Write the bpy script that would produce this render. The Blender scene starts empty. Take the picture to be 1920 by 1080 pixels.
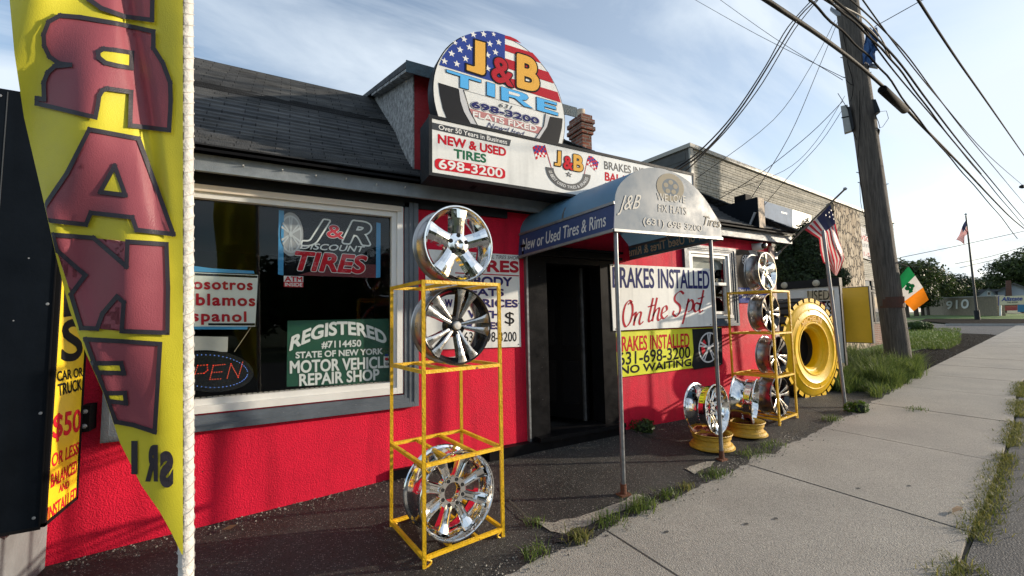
import bpy, bmesh, math, random
from mathutils import Vector as V, Matrix
from mathutils import noise as mnoise
random.seed(7)
C = bpy.context.scene.collection
R = math.radians
# ------------------------------------------------------------------ camera
F, YAW, PIT, ROL, EYE = 780.0, R(28.5728), R(4.3413), R(-1.1355), 1.6
def basis():
    fwd = V((math.sin(YAW), math.cos(YAW), 0)); right = V((math.cos(YAW), -math.sin(YAW), 0)); up = V((0, 0, 1))
    f2 = fwd * math.cos(PIT) + up * math.sin(PIT); u2 = up * math.cos(PIT) - fwd * math.sin(PIT)
    return right * math.cos(ROL) + u2 * math.sin(ROL), u2 * math.cos(ROL) - right * math.sin(ROL), f2
RT, UP, FW = basis()
CAM = V((0, 0, EYE))
cd = bpy.data.cameras.new('camera'); co = bpy.data.objects.new('camera', cd); C.objects.link(co)
cd.sensor_width = 36; cd.lens = F / 1920 * 36; cd.clip_start = .05; cd.clip_end = 3000
co.matrix_world = Matrix(((RT.x, UP.x, -FW.x, 0), (RT.y, UP.y, -FW.y, 0), (RT.z, UP.z, -FW.z, EYE), (0, 0, 0, 1)))
bpy.context.scene.camera = co
# ------------------------------------------------------------------ sky, sun, exposure
SUN = V((.933 * math.cos(R(13.5)), -.359 * math.cos(R(13.5)), math.sin(R(13.5)))).normalized()
sc = bpy.context.scene
sc.view_settings.view_transform = 'Standard'; sc.view_settings.look = 'None'; sc.view_settings.gamma = 1
sc.view_settings.exposure = 0.66
w = bpy.data.worlds.new('World'); sc.world = w; w.use_nodes = True
def build_world():
    nt = w.node_tree; N = nt.nodes; L = nt.links
    bg = N['Background']; bg.inputs['Strength'].default_value = .15
    sky = N.new('ShaderNodeTexSky'); sky.sky_type = 'NISHITA'; sky.sun_disc = False
    sky.sun_elevation = R(13.5); sky.sun_rotation = math.atan2(SUN.x, SUN.y)
    sky.air_density = 1.0; sky.dust_density = 1.2; sky.ozone_density = 1.5
    tc = N.new('ShaderNodeTexCoord'); sp = N.new('ShaderNodeSeparateXYZ'); L.new(tc.outputs['Generated'], sp.inputs[0])
    def m(op, a, b=None):
        n = N.new('ShaderNodeMath'); n.operation = op
        for i, q in enumerate((a, b)):
            if q is None: continue
            if isinstance(q, (int, float)): n.inputs[i].default_value = q
            else: L.new(q, n.inputs[i])
        return n.outputs[0]
    zz = m('ADD', m('MAXIMUM', sp.outputs[2], 0.0), .22)
    cx = m('DIVIDE', sp.outputs[0], zz); cy = m('DIVIDE', sp.outputs[1], zz)
    cb = N.new('ShaderNodeCombineXYZ'); L.new(cx, cb.inputs[0]); L.new(cy, cb.inputs[1])
    mp = N.new('ShaderNodeMapping'); mp.inputs['Rotation'].default_value = (0, 0, R(-28)); mp.inputs['Scale'].default_value = (.5, 1.5, 1)
    L.new(cb.outputs[0], mp.inputs[0])
    n1 = N.new('ShaderNodeTexNoise'); n1.inputs['Scale'].default_value = 1.5; n1.inputs['Detail'].default_value = 12; n1.inputs['Roughness'].default_value = .56; n1.inputs['Distortion'].default_value = .8
    L.new(mp.outputs[0], n1.inputs['Vector'])
    n2 = N.new('ShaderNodeTexNoise'); n2.inputs['Scale'].default_value = .45; n2.inputs['Detail'].default_value = 3
    L.new(cb.outputs[0], n2.inputs['Vector'])
    s = m('ADD', m('MULTIPLY', n1.outputs[0], .80), m('MULTIPLY', n2.outputs[0], .27))
    rp = N.new('ShaderNodeValToRGB'); rp.color_ramp.elements[0].position = .43; rp.color_ramp.elements[1].position = .66
    rp.color_ramp.elements[0].color = (.06, .06, .06, 1); rp.color_ramp.elements[1].color = (.92, .92, .92, 1)
    L.new(s, rp.inputs[0])
    # thicker veil toward the sun side of the sky
    dot = N.new('ShaderNodeVectorMath'); dot.operation = 'DOT_PRODUCT'; L.new(tc.outputs['Generated'], dot.inputs[0]); dot.inputs[1].default_value = (.86, .42, .1)
    veil = m('MULTIPLY', m('MAXIMUM', m('SUBTRACT', dot.outputs['Value'], .42), 0.0), .62)
    fac = m('MINIMUM', m('ADD', rp.outputs[0], veil), .93)
    mx = N.new('ShaderNodeMixRGB'); L.new(fac, mx.inputs[0]); L.new(sky.outputs[0], mx.inputs[1]); mx.inputs[2].default_value = (3.7, 4.12, 4.55, 1)
    L.new(mx.outputs[0], bg.inputs['Color'])
build_world()
sl = bpy.data.lights.new('sun', 'SUN'); sl.energy = 3.8; sl.angle = R(1.1); sl.color = (1, .86, .68)
so = bpy.data.objects.new('sun', sl); C.objects.link(so); so.rotation_euler = SUN.to_track_quat('Z', 'Y').to_euler()
# ------------------------------------------------------------------ pixel -> point on a real surface
def ray(x, y): return RT * ((x - 960) / F) - UP * ((y - 540) / F) + FW
def onY(x, y, Y): d = ray(x, y); return CAM + d * (Y / d.y)
def onX(x, y, X): d = ray(x, y); return CAM + d * (X / d.x)
def onZ(x, y, Z): d = ray(x, y); return CAM + d * ((Z - EYE) / d.z)
def onP(x, y, p, n): d = ray(x, y); return CAM + d * ((V(p) - CAM).dot(V(n)) / d.dot(V(n)))
def facing(p): n = V((p[0], p[1], 0)); return n.normalized()
W = 4.15                                  # plane of the shop's front wall
def curb(X): return 2.273 + .1346 * X     # inner edge of the sidewalk
def lerp(a, b, t): return a + (b - a) * t
def interp(x, pts):
    if x <= pts[0][0]: return pts[0][1]
    for (a, p), (b, q) in zip(pts, pts[1:]):
        if x <= b: return lerp(p, q, (x - a) / (b - a))
    return pts[-1][1]
def g(X, Y):
    z = .02 * max(0, min(X, 60) - 6)
    r = interp(X, [(-1.45, -.03), (1, .11), (3, .14), (7.5, .12), (10, 0)])
    t = (Y - curb(X)) / max(.3, W - curb(X))
    return z + r * max(0, min(1, t)) ** 1.6
def onG(x, y):
    z = 0
    for _ in range(40):
        p = onZ(x, y, z); z = lerp(z, g(p.x, p.y), .6)
    return V((p.x, p.y, g(p.x, p.y)))
# ------------------------------------------------------------------ materials
MATS = {}
def mat(name, col, rough=.6, metal=0, bump=None, var=None, spec=.5, coat=0, speck=None, grain=None, streak=None, emit=None, trans=None):
    """bump=(scale,strength[,detail])  var=(scale,amount)  speck=(scale,size,colour,amount)"""
    if name in MATS: return MATS[name]
    m = bpy.data.materials.new(name); m.use_nodes = True; MATS[name] = m
    nt = m.node_tree; N = nt.nodes; L = nt.links; b = N['Principled BSDF']
    b.inputs['Base Color'].default_value = (*col, 1); b.inputs['Roughness'].default_value = rough; b.inputs['Metallic'].default_value = metal
    b.inputs['Specular IOR Level'].default_value = spec; b.inputs['Coat Weight'].default_value = coat
    tc = N.new('ShaderNodeTexCoord'); last = None
    if var:
        n = N.new('ShaderNodeTexNoise'); n.inputs['Scale'].default_value = var[0]; n.inputs['Detail'].default_value = 6; n.inputs['Roughness'].default_value = .65
        L.new(tc.outputs['Object'], n.inputs['Vector'])
        r = N.new('ShaderNodeMapRange'); r.inputs[1].default_value = .3; r.inputs[2].default_value = .7; r.inputs[3].default_value = 1 - var[1]; r.inputs[4].default_value = 1 + var[1]
        L.new(n.outputs[0], r.inputs[0])
        mx = N.new('ShaderNodeMixRGB'); mx.blend_type = 'MULTIPLY'; mx.inputs[0].default_value = 1; mx.inputs[1].default_value = (*col, 1); L.new(r.outputs[0], mx.inputs[2]); last = mx.outputs[0]
        r2 = N.new('ShaderNodeMapRange'); r2.inputs[1].default_value = .3; r2.inputs[2].default_value = .7; r2.inputs[3].default_value = max(0, rough - .12); r2.inputs[4].default_value = min(1, rough + .12)
        L.new(n.outputs[0], r2.inputs[0]); L.new(r2.outputs[0], b.inputs['Roughness'])
    if streak:                       # run-down stains: noise stretched along Z
        mp = N.new('ShaderNodeMapping'); mp.inputs['Scale'].default_value = (streak[0], streak[0], streak[0] * .09); L.new(tc.outputs['Object'], mp.inputs[0])
        n = N.new('ShaderNodeTexNoise'); n.inputs['Scale'].default_value = 1; n.inputs['Detail'].default_value = 5; L.new(mp.outputs[0], n.inputs['Vector'])
        r = N.new('ShaderNodeMapRange'); r.inputs[1].default_value = .50; r.inputs[2].default_value = .72; r.inputs[3].default_value = 1; r.inputs[4].default_value = 1 - streak[1]; L.new(n.outputs[0], r.inputs[0])
        mx = N.new('ShaderNodeMixRGB'); mx.blend_type = 'MULTIPLY'; mx.inputs[0].default_value = 1; L.new(r.outputs[0], mx.inputs[2])
        if last is None: mx.inputs[1].default_value = (*col, 1)
        else: L.new(last, mx.inputs[1])
        last = mx.outputs[0]
    if grain:
        n = N.new('ShaderNodeTexNoise'); n.inputs['Scale'].default_value = grain[0]; n.inputs['Detail'].default_value = 3; n.inputs['Roughness'].default_value = .8
        L.new(tc.outputs['Object'], n.inputs['Vector'])
        r = N.new('ShaderNodeMapRange'); r.inputs[1].default_value = .32; r.inputs[2].default_value = .68; r.inputs[3].default_value = 1 - grain[1]; r.inputs[4].default_value = 1 + grain[1]; L.new(n.outputs[0], r.inputs[0])
        mx = N.new('ShaderNodeMixRGB'); mx.blend_type = 'MULTIPLY'; mx.inputs[0].default_value = 1; L.new(r.outputs[0], mx.inputs[2])
        if last is None: mx.inputs[1].default_value = (*col, 1)
        else: L.new(last, mx.inputs[1])
        last = mx.outputs[0]
    if speck:
        for q in (speck if isinstance(speck, list) else [speck]):
            v = N.new('ShaderNodeTexVoronoi'); v.inputs['Scale'].default_value = q[0]; L.new(tc.outputs['Object'], v.inputs['Vector'])
            wn = N.new('ShaderNodeSeparateColor'); L.new(v.outputs['Color'], wn.inputs[0])
            lt = N.new('ShaderNodeMath'); lt.operation = 'LESS_THAN'; L.new(v.outputs['Distance'], lt.inputs[0]); lt.inputs[1].default_value = q[1]
            gt = N.new('ShaderNodeMath'); gt.operation = 'LESS_THAN'; L.new(wn.outputs[0], gt.inputs[0]); gt.inputs[1].default_value = q[3]
            mu = N.new('ShaderNodeMath'); mu.operation = 'MULTIPLY'; L.new(lt.outputs[0], mu.inputs[0]); L.new(gt.outputs[0], mu.inputs[1])
            mx = N.new('ShaderNodeMixRGB'); L.new(mu.outputs[0], mx.inputs[0])
            if last is None: mx.inputs[1].default_value = (*col, 1)
            else: L.new(last, mx.inputs[1])
            mx.inputs[2].default_value = (*q[2], 1); last = mx.outputs[0]
    if last is not None: L.new(last, b.inputs['Base Color'])
    if bump:
        n = N.new('ShaderNodeTexNoise'); n.inputs['Scale'].default_value = bump[0]; n.inputs['Detail'].default_value = bump[2] if len(bump) > 2 else 4
        L.new(tc.outputs['Object'], n.inputs['Vector'])
        bp = N.new('ShaderNodeBump'); bp.inputs['Strength'].default_value = bump[1]; bp.inputs['Distance'].default_value = .02
        L.new(n.outputs[0], bp.inputs['Height']); L.new(bp.outputs[0], b.inputs['Normal'])
    if emit: b.inputs['Emission Color'].default_value = (*emit[0], 1); b.inputs['Emission Strength'].default_value = emit[1]
    if trans:
        t = N.new('ShaderNodeBsdfTranslucent'); mixs = N.new('ShaderNodeMixShader'); mixs.inputs[0].default_value = trans
        if last is not None: L.new(last, t.inputs[0])
        else: t.inputs[0].default_value = (*col, 1)
        L.new(b.outputs[0], mixs.inputs[1]); L.new(t.outputs[0], mixs.inputs[2]); L.new(mixs.outputs[0], N['Material Output'].inputs[0])
    return m
def leafmat(name, c1, c2, trans=.35):
    m = bpy.data.materials.new(name); m.use_nodes = True; nt = m.node_tree; N = nt.nodes; L = nt.links; b = N['Principled BSDF']
    ge = N.new('ShaderNodeNewGeometry'); r = N.new('ShaderNodeValToRGB'); L.new(ge.outputs['Random Per Island'], r.inputs[0])
    r.color_ramp.elements[0].color = (*c1, 1); r.color_ramp.elements[1].color = (*c2, 1)
    L.new(r.outputs[0], b.inputs['Base Color']); b.inputs['Roughness'].default_value = .55; b.inputs['Specular IOR Level'].default_value = .3
    t = N.new('ShaderNodeBsdfTranslucent'); L.new(r.outputs[0], t.inputs[0]); x = N.new('ShaderNodeMixShader'); x.inputs[0].default_value = trans
    L.new(b.outputs[0], x.inputs[1]); L.new(t.outputs[0], x.inputs[2]); L.new(x.outputs[0], N['Material Output'].inputs[0])
    return m
def glassmat(name, tint, base):
    m = bpy.data.materials.new(name); m.use_nodes = True; nt = m.node_tree; N = nt.nodes; L = nt.links
    N.remove(N['Principled BSDF'])
    tr = N.new('ShaderNodeBsdfTransparent'); tr.inputs[0].default_value = (*tint, 1); gl = N.new('ShaderNodeBsdfGlossy'); gl.inputs['Roughness'].default_value = .0
    lw = N.new('ShaderNodeLayerWeight'); lw.inputs[0].default_value = .16
    mr = N.new('ShaderNodeMapRange'); mr.inputs[3].default_value = base; mr.inputs[4].default_value = .22; L.new(lw.outputs['Fresnel'], mr.inputs[0])
    x = N.new('ShaderNodeMixShader'); L.new(mr.outputs[0], x.inputs[0]); L.new(tr.outputs[0], x.inputs[1]); L.new(gl.outputs[0], x.inputs[2]); L.new(x.outputs[0], N['Material Output'].inputs[0])
    return m
def brickmat(name, c1, c2, mortar, bw, bh, ms=.02, rough=.85, offset=.5, bump=.4, freq=2, axes='xz', var=.25):
    m = bpy.data.materials.new(name); m.use_nodes = True; nt = m.node_tree; N = nt.nodes; L = nt.links; b = N['Principled BSDF']
    tc = N.new('ShaderNodeTexCoord'); sp = N.new('ShaderNodeSeparateXYZ'); L.new(tc.outputs['Object'], sp.inputs[0]); cb = N.new('ShaderNodeCombineXYZ')
    src = {'x': sp.outputs[0], 'y': sp.outputs[1], 'z': sp.outputs[2]}
    if axes == 'xyz':
        ad = N.new('ShaderNodeMath'); L.new(src['x'], ad.inputs[0]); L.new(src['y'], ad.inputs[1]); L.new(ad.outputs[0], cb.inputs[0]); L.new(src['z'], cb.inputs[1])
    else: L.new(src[axes[0]], cb.inputs[0]); L.new(src[axes[1]], cb.inputs[1])
    bt = N.new('ShaderNodeTexBrick'); L.new(cb.outputs[0], bt.inputs['Vector']); bt.inputs['Color1'].default_value = (*c1, 1); bt.inputs['Color2'].default_value = (*c2, 1); bt.inputs['Mortar'].default_value = (*mortar, 1)
    bt.inputs['Scale'].default_value = 1; bt.inputs['Brick Width'].default_value = bw; bt.inputs['Row Height'].default_value = bh; bt.inputs['Mortar Size'].default_value = ms; bt.offset = offset; bt.offset_frequency = freq
    n = N.new('ShaderNodeTexNoise'); n.inputs['Scale'].default_value = 3.5; n.inputs['Detail'].default_value = 6; L.new(tc.outputs['Object'], n.inputs['Vector'])
    r = N.new('ShaderNodeMapRange'); r.inputs[1].default_value = .3; r.inputs[2].default_value = .7; r.inputs[3].default_value = 1 - var; r.inputs[4].default_value = 1 + var; L.new(n.outputs[0], r.inputs[0])
    mx = N.new('ShaderNodeMixRGB'); mx.blend_type = 'MULTIPLY'; mx.inputs[0].default_value = 1; L.new(bt.outputs[0], mx.inputs[1]); L.new(r.outputs[0], mx.inputs[2])
    L.new(mx.outputs[0], b.inputs['Base Color']); b.inputs['Roughness'].default_value = rough; b.inputs['Specular IOR Level'].default_value = .3
    n3 = N.new('ShaderNodeTexNoise'); n3.inputs['Scale'].default_value = 90; L.new(tc.outputs['Object'], n3.inputs['Vector'])
    iv = N.new('ShaderNodeMath'); iv.operation = 'MULTIPLY_ADD'; L.new(bt.outputs['Fac'], iv.inputs[0]); iv.inputs[1].default_value = -1; L.new(n3.outputs[0], iv.inputs[2])
    bp = N.new('ShaderNodeBump'); bp.inputs['Strength'].default_value = bump; bp.inputs['Distance'].default_value = .01; L.new(iv.outputs[0], bp.inputs['Height']); L.new(bp.outputs[0], b.inputs['Normal'])
    return m
# plain paints and surfaces
RED = mat('red_stucco', (.66, .011, .042), .65, bump=(105, .42, 3), var=(1.7, .15), spec=.2, grain=(70, .12), streak=(7, .28), speck=[(9, .05, (.10, .02, .02), .10), (5, .035, (.45, .30, .28), .07)])
REDD = mat('red_board', (.36, .012, .02), .6, bump=(30, .4), var=(6, .15))
GREYT = mat('grey_trim', (.22, .25, .275), .5, bump=(160, .25), var=(9, .18), speck=(240, .3, (.16, .18, .2), .25))
BLUEG = mat('slate_blue_trim', (.05, .085, .125), .5, bump=(60, .15), var=(7, .15))
WHITEP = mat('white_vinyl', (.72, .72, .70), .4, bump=(40, .08), var=(5, .06))
CREAM = mat('cream_vinyl', (.70, .62, .52), .45, var=(5, .06))
BLACKP = mat('black_paint', (.007, .007, .008), .45, bump=(60, .08), var=(8, .3), spec=.08, speck=(38, .09, (.2, .2, .2), .05))
BLACK = mat('black', (.006, .006, .007), .7, spec=.1)
INK = mat('black_ink', (.012, .012, .014), .7, spec=.12)
NAVYI = mat('navy_ink', (.025, .03, .13), .7, spec=.12)
REDI = mat('red_ink', (.55, .015, .03), .7, spec=.12)
CRIM = mat('crimson_ink', (.42, .02, .035), .7, spec=.12)
GREENI = mat('green_ink', (.02, .14, .07), .7, spec=.12)
BLUEI = mat('blue_ink', (.03, .06, .28), .7, spec=.12)
SKYI = mat('sky_blue_ink', (.10, .42, .80), .7, spec=.12)
GOLDI = mat('gold_ink', (.72, .40, .08), .7, spec=.12)
WHITEI = mat('white_ink', (.78, .78, .76), .7, spec=.12)
PINKI = mat('faded_pink_ink', (.48, .22, .22), .7, spec=.12)
GREYI = mat('grey_ink', (.35, .35, .36), .7, spec=.12)
SILVI = mat('silver_ink', (.55, .56, .58), .7, spec=.12)
ORNGI = mat('salmon_ink', (.75, .35, .25), .7, spec=.12)
SIGNW = mat('sign_white', (.74, .75, .73), .5, var=(2.5, .06), spec=.25, streak=(9, .16), grain=(30, .03))
SIGNY = mat('sign_yellow', (.80, .56, .02), .35, var=(3, .05))
LIME = mat('banner_lime', (.66, .68, .02), .5, bump=(6, .2), var=(3, .10), spec=.3, streak=(9, .12))
SIGNG = mat('sign_green', (.015, .085, .05), .5)
DARKF = mat('dark_frame', (.016, .018, .021), .55, bump=(60, .08), var=(6, .2), spec=.2)
NAVYB = mat('navy_panel', (.0035, .006, .010), .6, bump=(50, .05), var=(3, .3), spec=.12, streak=(6, .4), speck=[(22, .1, (.25, .26, .28), .03), (5, .05, (.3, .05, .04), .05)])
CONC = mat('pale_concrete', (.36, .35, .33), .85, bump=(60, .3), var=(4, .15))
YELP = mat('yellow_paint', (.70, .42, .010), .45, bump=(70, .35), var=(9, .22), speck=[(45, .22, (.26, .10, .02), .10), (14, .16, (.20, .08, .02), .10)])
YELD = mat('mustard_paint', (.46, .27, .02), .55, bump=(60, .4), var=(12, .25), speck=(40, .2, (.13, .06, .02), .1))
CHROME = mat('chrome', (.78, .78, .77), .07, 1, bump=(14, .05), var=(25, .12))
ALLOY = mat('polished_alloy', (.50, .49, .48), .22, 1, bump=(30, .05), var=(9, .15))
BRUSH = mat('barrel_alloy', (.40, .385, .375), .34, 1, bump=(6, .12), var=(5, .2))
GLOSSB = mat('gloss_black', (.012, .012, .013), .2, coat=.4)
STEEL = mat('grey_steel', (.20, .21, .22), .45, .6, var=(20, .2))
GALV = mat('galvanised_steel', (.27, .28, .29), .5, .5, var=(30, .2))
RUST = mat('rust', (.12, .04, .018), .85, bump=(80, .5), var=(30, .4))
RUBBER = mat('tyre_rubber', (.011, .011, .012), .75, bump=(40, .3), var=(7, .3))
WOODG = mat('weathered_wood', (.13, .105, .08), .85, bump=(30, .5), var=(10, .3))
WOODW = mat('peeling_wood', (.55, .44, .33), .8, bump=(25, .6), var=(14, .4))
OSB = mat('grey_osb', (.33, .33, .325), .9, bump=(26, .9, 6), var=(22, .55), grain=(12, .35), spec=.1)
WIRE = mat('wire_black', (.008, .008, .009), .8, spec=.05)
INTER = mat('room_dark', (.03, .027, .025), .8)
DOORB = mat('door_black', (.006, .006, .007), .35, spec=.5)
TAPE = mat('blue_tape', (.05, .28, .55), .6)
GLASS = glassmat('window_glass', (.96, .98, .98), .022)
# ------------------------------------------------------------------ mesh helpers
class MB:
    def __init__(s): s.v = []; s.f = []; s.m = []
    def add(s, vs, fs, mi=0):
        o = len(s.v); s.v += [tuple(p) for p in vs]
        for f in fs: s.f.append(tuple(i + o for i in f)); s.m.append(mi)
        return s
    def box(s, a, b, mi=0):
        x0, y0, z0 = a; x1, y1, z1 = b
        x0, x1 = min(x0, x1), max(x0, x1); y0, y1 = min(y0, y1), max(y0, y1); z0, z1 = min(z0, z1), max(z0, z1)
        return s.add([(x0, y0, z0), (x1, y0, z0), (x1, y1, z0), (x0, y1, z0), (x0, y0, z1), (x1, y0, z1), (x1, y1, z1), (x0, y1, z1)],
                     [(0, 3, 2, 1), (4, 5, 6, 7), (0, 1, 5, 4), (1, 2, 6, 5), (2, 3, 7, 6), (3, 0, 4, 7)], mi)
    def obox(s, o, ax, ay, az, mi=0):          # box from an origin corner and three edge vectors
        o, ax, ay, az = V(o), V(ax), V(ay), V(az)
        c = [o, o + ax, o + ax + ay, o + ay]; c += [p + az for p in c]
        fs = [(0, 3, 2, 1), (4, 5, 6, 7), (0, 1, 5, 4), (1, 2, 6, 5), (2, 3, 7, 6), (3, 0, 4, 7)]
        if ax.cross(ay).dot(az) < 0: fs = [f[::-1] for f in fs]
        return s.add(c, fs, mi)
    def bar(s, p, q, w, h=None, up=(0, 0, 1), mi=0):
        p, q = V(p), V(q); h = h or w; d = (q - p).normalized(); u = V(up)
        if abs(d.dot(u)) > .95: u = V((1, 0, 0)) if abs(d.x) < .9 else V((0, 1, 0))
        a = d.cross(u).normalized(); b = a.cross(d).normalized()
        return s.obox(p - a * w / 2 - b * h / 2, a * w, b * h, q - p, mi)
    def tube(s, pts, r, n=8, cap=True, mi=0):
        pts = [V(p) for p in pts]; rs = r if isinstance(r, (list, tuple)) else [r] * len(pts); rings = []; a = None
        for i, p in enumerate(pts):
            d = (pts[min(i + 1, len(pts) - 1)] - pts[max(i - 1, 0)]).normalized()
            if a is None:
                a = d.cross(V((0, 0, 1)))
                if a.length < .05: a = d.cross(V((0, 1, 0)))
            a = (a - d * a.dot(d)).normalized(); b = d.cross(a)
            rings.append([p + (a * math.cos(t * 2 * math.pi / n) + b * math.sin(t * 2 * math.pi / n)) * rs[i] for t in range(n)])
        vs = [q for rg in rings for q in rg]; fs = []
        for i in range(len(pts) - 1):
            for t in range(n): fs.append((i * n + t, i * n + (t + 1) % n, (i + 1) * n + (t + 1) % n, (i + 1) * n + t))
        if cap: fs += [tuple(range(n))[::-1], tuple((len(pts) - 1) * n + t for t in range(n))]
        return s.add(vs, fs, mi)
    def lathe(s, prof, n=48, M=None, closed=False, mi=0, mis=None):     # prof [(r, h)], turned about local Y
        vs = []; fs = []; k = len(prof); M = M or Matrix()
        for t in range(n):
            c, q = math.cos(2 * math.pi * t / n), math.sin(2 * math.pi * t / n)
            for r, h in prof: vs.append(M @ V((r * c, h, r * q)))
        o = len(s.v); s.v += [tuple(p) for p in vs]
        for t in range(n):
            for i in range(k if closed else k - 1):
                j = (i + 1) % k; t2 = (t + 1) % n
                s.f.append((o + t * k + i, o + t * k + j, o + t2 * k + j, o + t2 * k + i)); s.m.append(mis[i] if mis else mi)
        return s
    def poly(s, pts, mi=0): return s.add(pts, [tuple(range(len(pts)))], mi)
    def prism(s, pts, d, mi=0):                # polygon pts (3-D, planar) thickened along vector d
        pts = [V(p) for p in pts]; n = len(pts); d = V(d)
        fs = [tuple(range(n)), tuple(range(2 * n - 1, n - 1, -1))] + [(i, i + n, (i + 1) % n + n, (i + 1) % n) for i in range(n)]
        return s.add(pts + [p + d for p in pts], fs, mi)
    def grid(s, rows, mi=0):
        n = len(rows[0]); vs = [p for r in rows for p in r]
        return s.add(vs, [(i * n + j, i * n + j + 1, (i + 1) * n + j + 1, (i + 1) * n + j) for i in range(len(rows) - 1) for j in range(n - 1)], mi)
    def build(s, name, mats, parent=None, smooth=None, loc=None, fix=True):
        me = bpy.data.meshes.new(name); base = V(loc) if loc is not None else V((0, 0, 0))
        me.from_pydata([tuple(V(p) - base) for p in s.v] if loc is not None else s.v, [], s.f)
        mats = mats if isinstance(mats, (list, tuple)) else [mats]
        for q in mats: me.materials.append(q)
        if len(mats) > 1: me.polygons.foreach_set('material_index', s.m)
        if fix and len(s.f) < 60000:
            bm = bmesh.new(); bm.from_mesh(me); bmesh.ops.recalc_face_normals(bm, faces=bm.faces); bm.to_mesh(me); bm.free()
        if smooth is not None:
            me.polygons.foreach_set('use_smooth', [True] * len(me.polygons)); me.set_sharp_from_angle(angle=R(smooth))
        me.update(); o = bpy.data.objects.new(name, me); C.objects.link(o); o.location = base
        if parent is not None: adopt(o, parent)
        return o
def wloc(o):
    p = V((0, 0, 0))
    while o is not None: p = p + o.location; o = o.parent
    return p
def adopt(o, parent):            # parts are modelled in place; keep them there
    o.parent = parent; o.matrix_parent_inverse = Matrix.Translation(-o_world(parent))
def o_world(o):
    return V(o.get('_at', o.location))
def tag(o, label, cat, group=None, kind=None):
    o['label'] = label; o['category'] = cat
    if group: o['group'] = group
    if kind: o['kind'] = kind
    return o
def thing(name, label, cat, loc, group=None, rz=0):
    o = bpy.data.objects.new(name, None); C.objects.link(o); o.location = loc; o.rotation_euler = (0, 0, rz); o.empty_display_size = .2
    return tag(o, label, cat, group)
def struct(o): o['kind'] = 'structure'; return o
def copy_tree(o, parent=None):
    c = o.copy(); C.objects.link(c)
    if parent is not None: c.parent = parent; c.matrix_parent_inverse = o.matrix_parent_inverse.copy()
    for ch in list(o.children): copy_tree(ch, c)
    return c
def kids(parent): return parent
# ------------------------------------------------------------------ lettering
_TX = {}
def glyphs(s, bold=0, shear=0, space=1):
    k = (s, bold, shear, space)
    if k not in _TX:
        cu = bpy.data.curves.new('t', 'FONT'); cu.body = s; cu.offset = bold; cu.shear = shear; cu.space_character = space; cu.resolution_u = 5; cu.fill_mode = 'FRONT'
        ob = bpy.data.objects.new('t', cu); C.objects.link(ob)
        dg = bpy.context.evaluated_depsgraph_get(); me = bpy.data.meshes.new_from_object(ob.evaluated_get(dg))
        _TX[k] = ([(v.co.x, v.co.y) for v in me.vertices], [tuple(p.vertices) for p in me.polygons])
        bpy.data.objects.remove(ob); bpy.data.curves.remove(cu); bpy.data.meshes.remove(me)
    return _TX[k]
def cap_h():
    v, _ = glyphs('H'); return max(p[1] for p in v)
CAPH = cap_h()
class Aff:                        # unit square -> world parallelogram, lifted toward n
    def __init__(s, bl, br, tl, n): s.o = V(bl); s.u = V(br) - s.o; s.w = V(tl) - s.o; s.n = V(n).normalized()
    def __call__(s, u, v, h=0): return s.o + s.u * u + s.w * v + s.n * h
def put(text, f, lift, parent, m, bold=0, shear=0, space=1, warp=None, name='lettering', grow=None):
    """flat letters; grow = half width in metres of a border stroked round every contour (bold faces, outlines)"""
    vs, fs = glyphs(text, 0, shear, space); x0 = min(p[0] for p in vs); x1 = max(p[0] for p in vs)
    def P(x, y, h):
        u, v = (x - x0) / (x1 - x0), y / CAPH
        if warp: u, v = warp(u, v)
        return f(u, v, h)
    mb = MB().add([P(x, y, lift) for x, y in vs], fs)
    if grow is None:
        o = f(0, 0, 0); cw = (f(1, 0, 0) - o).length / max(1, len(text)) * 1.25; chh = (f(0, 1, 0) - o).length
        if warp: cw, chh = 1e9, (P(x0, CAPH, 0) - P(x0, 0, 0)).length
        grow = bold * min(cw, chh)
    if grow > 0:
        key = [(round(x, 4), round(y, 4)) for x, y in vs]; cnt = {}
        for q in fs:
            for i in range(len(q)):
                e = (key[q[i]], key[q[(i + 1) % len(q)]]); e = e if e[0] < e[1] else (e[1], e[0]); cnt[e] = cnt.get(e, 0) + 1
        seen = set(); j = 0; nrm = (f(1, 0, 0) - f(0, 0, 0)).cross(f(0, 1, 0) - f(0, 0, 0)).normalized()
        for (a, b), c in cnt.items():
            if c != 1: continue
            A, B = P(*a, lift), P(*b, lift); d = B - A
            if d.length < 1e-6: continue
            d = d.normalized(); s = nrm.cross(d) * grow; j += 1; z = nrm * (-.0001 - .00005 * (j % 24))     # never two faces on one plane
            if nrm.dot(f(0, 0, 1) - f(0, 0, 0)) < 0: z = -z
            A, B = A + z, B + z; mb.add([A - s, B - s, B + s, A + s], [(0, 1, 2, 3)])
            for k, Q in ((a, A), (b, B)):
                if k in seen: continue
                seen.add(k); e1 = d * grow; e2 = s; Q = Q + z * .37 - z.normalized() * .00003; mb.add([Q + e1 * math.cos(t * .7854) + e2 * math.sin(t * .7854) for t in range(8)], [tuple(range(8))])
    return mb.build(name, m, parent, fix=False)
def line(text, f, lift, parent, m, bold=.02, shear=0, space=1, outline=None, warp=None):
    if outline:
        o = f(0, 0, 0); g_ = min((f(1, 0, 0) - o).length / max(1, len(text)) * 1.25, (f(0, 1, 0) - o).length)
        put(text, f, lift, parent, outline[0], 0, shear, space, warp, grow=(bold + outline[1] * 1.3) * g_)
    return put(text, f, lift + (.0015 if outline else 0), parent, m, bold, shear, space, warp)
NY = V((0, -1, 0))
def AY(bl, br, tl, Y, n=NY): return Aff(onY(*bl, Y), onY(*br, Y), onY(*tl, Y), n)
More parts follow.
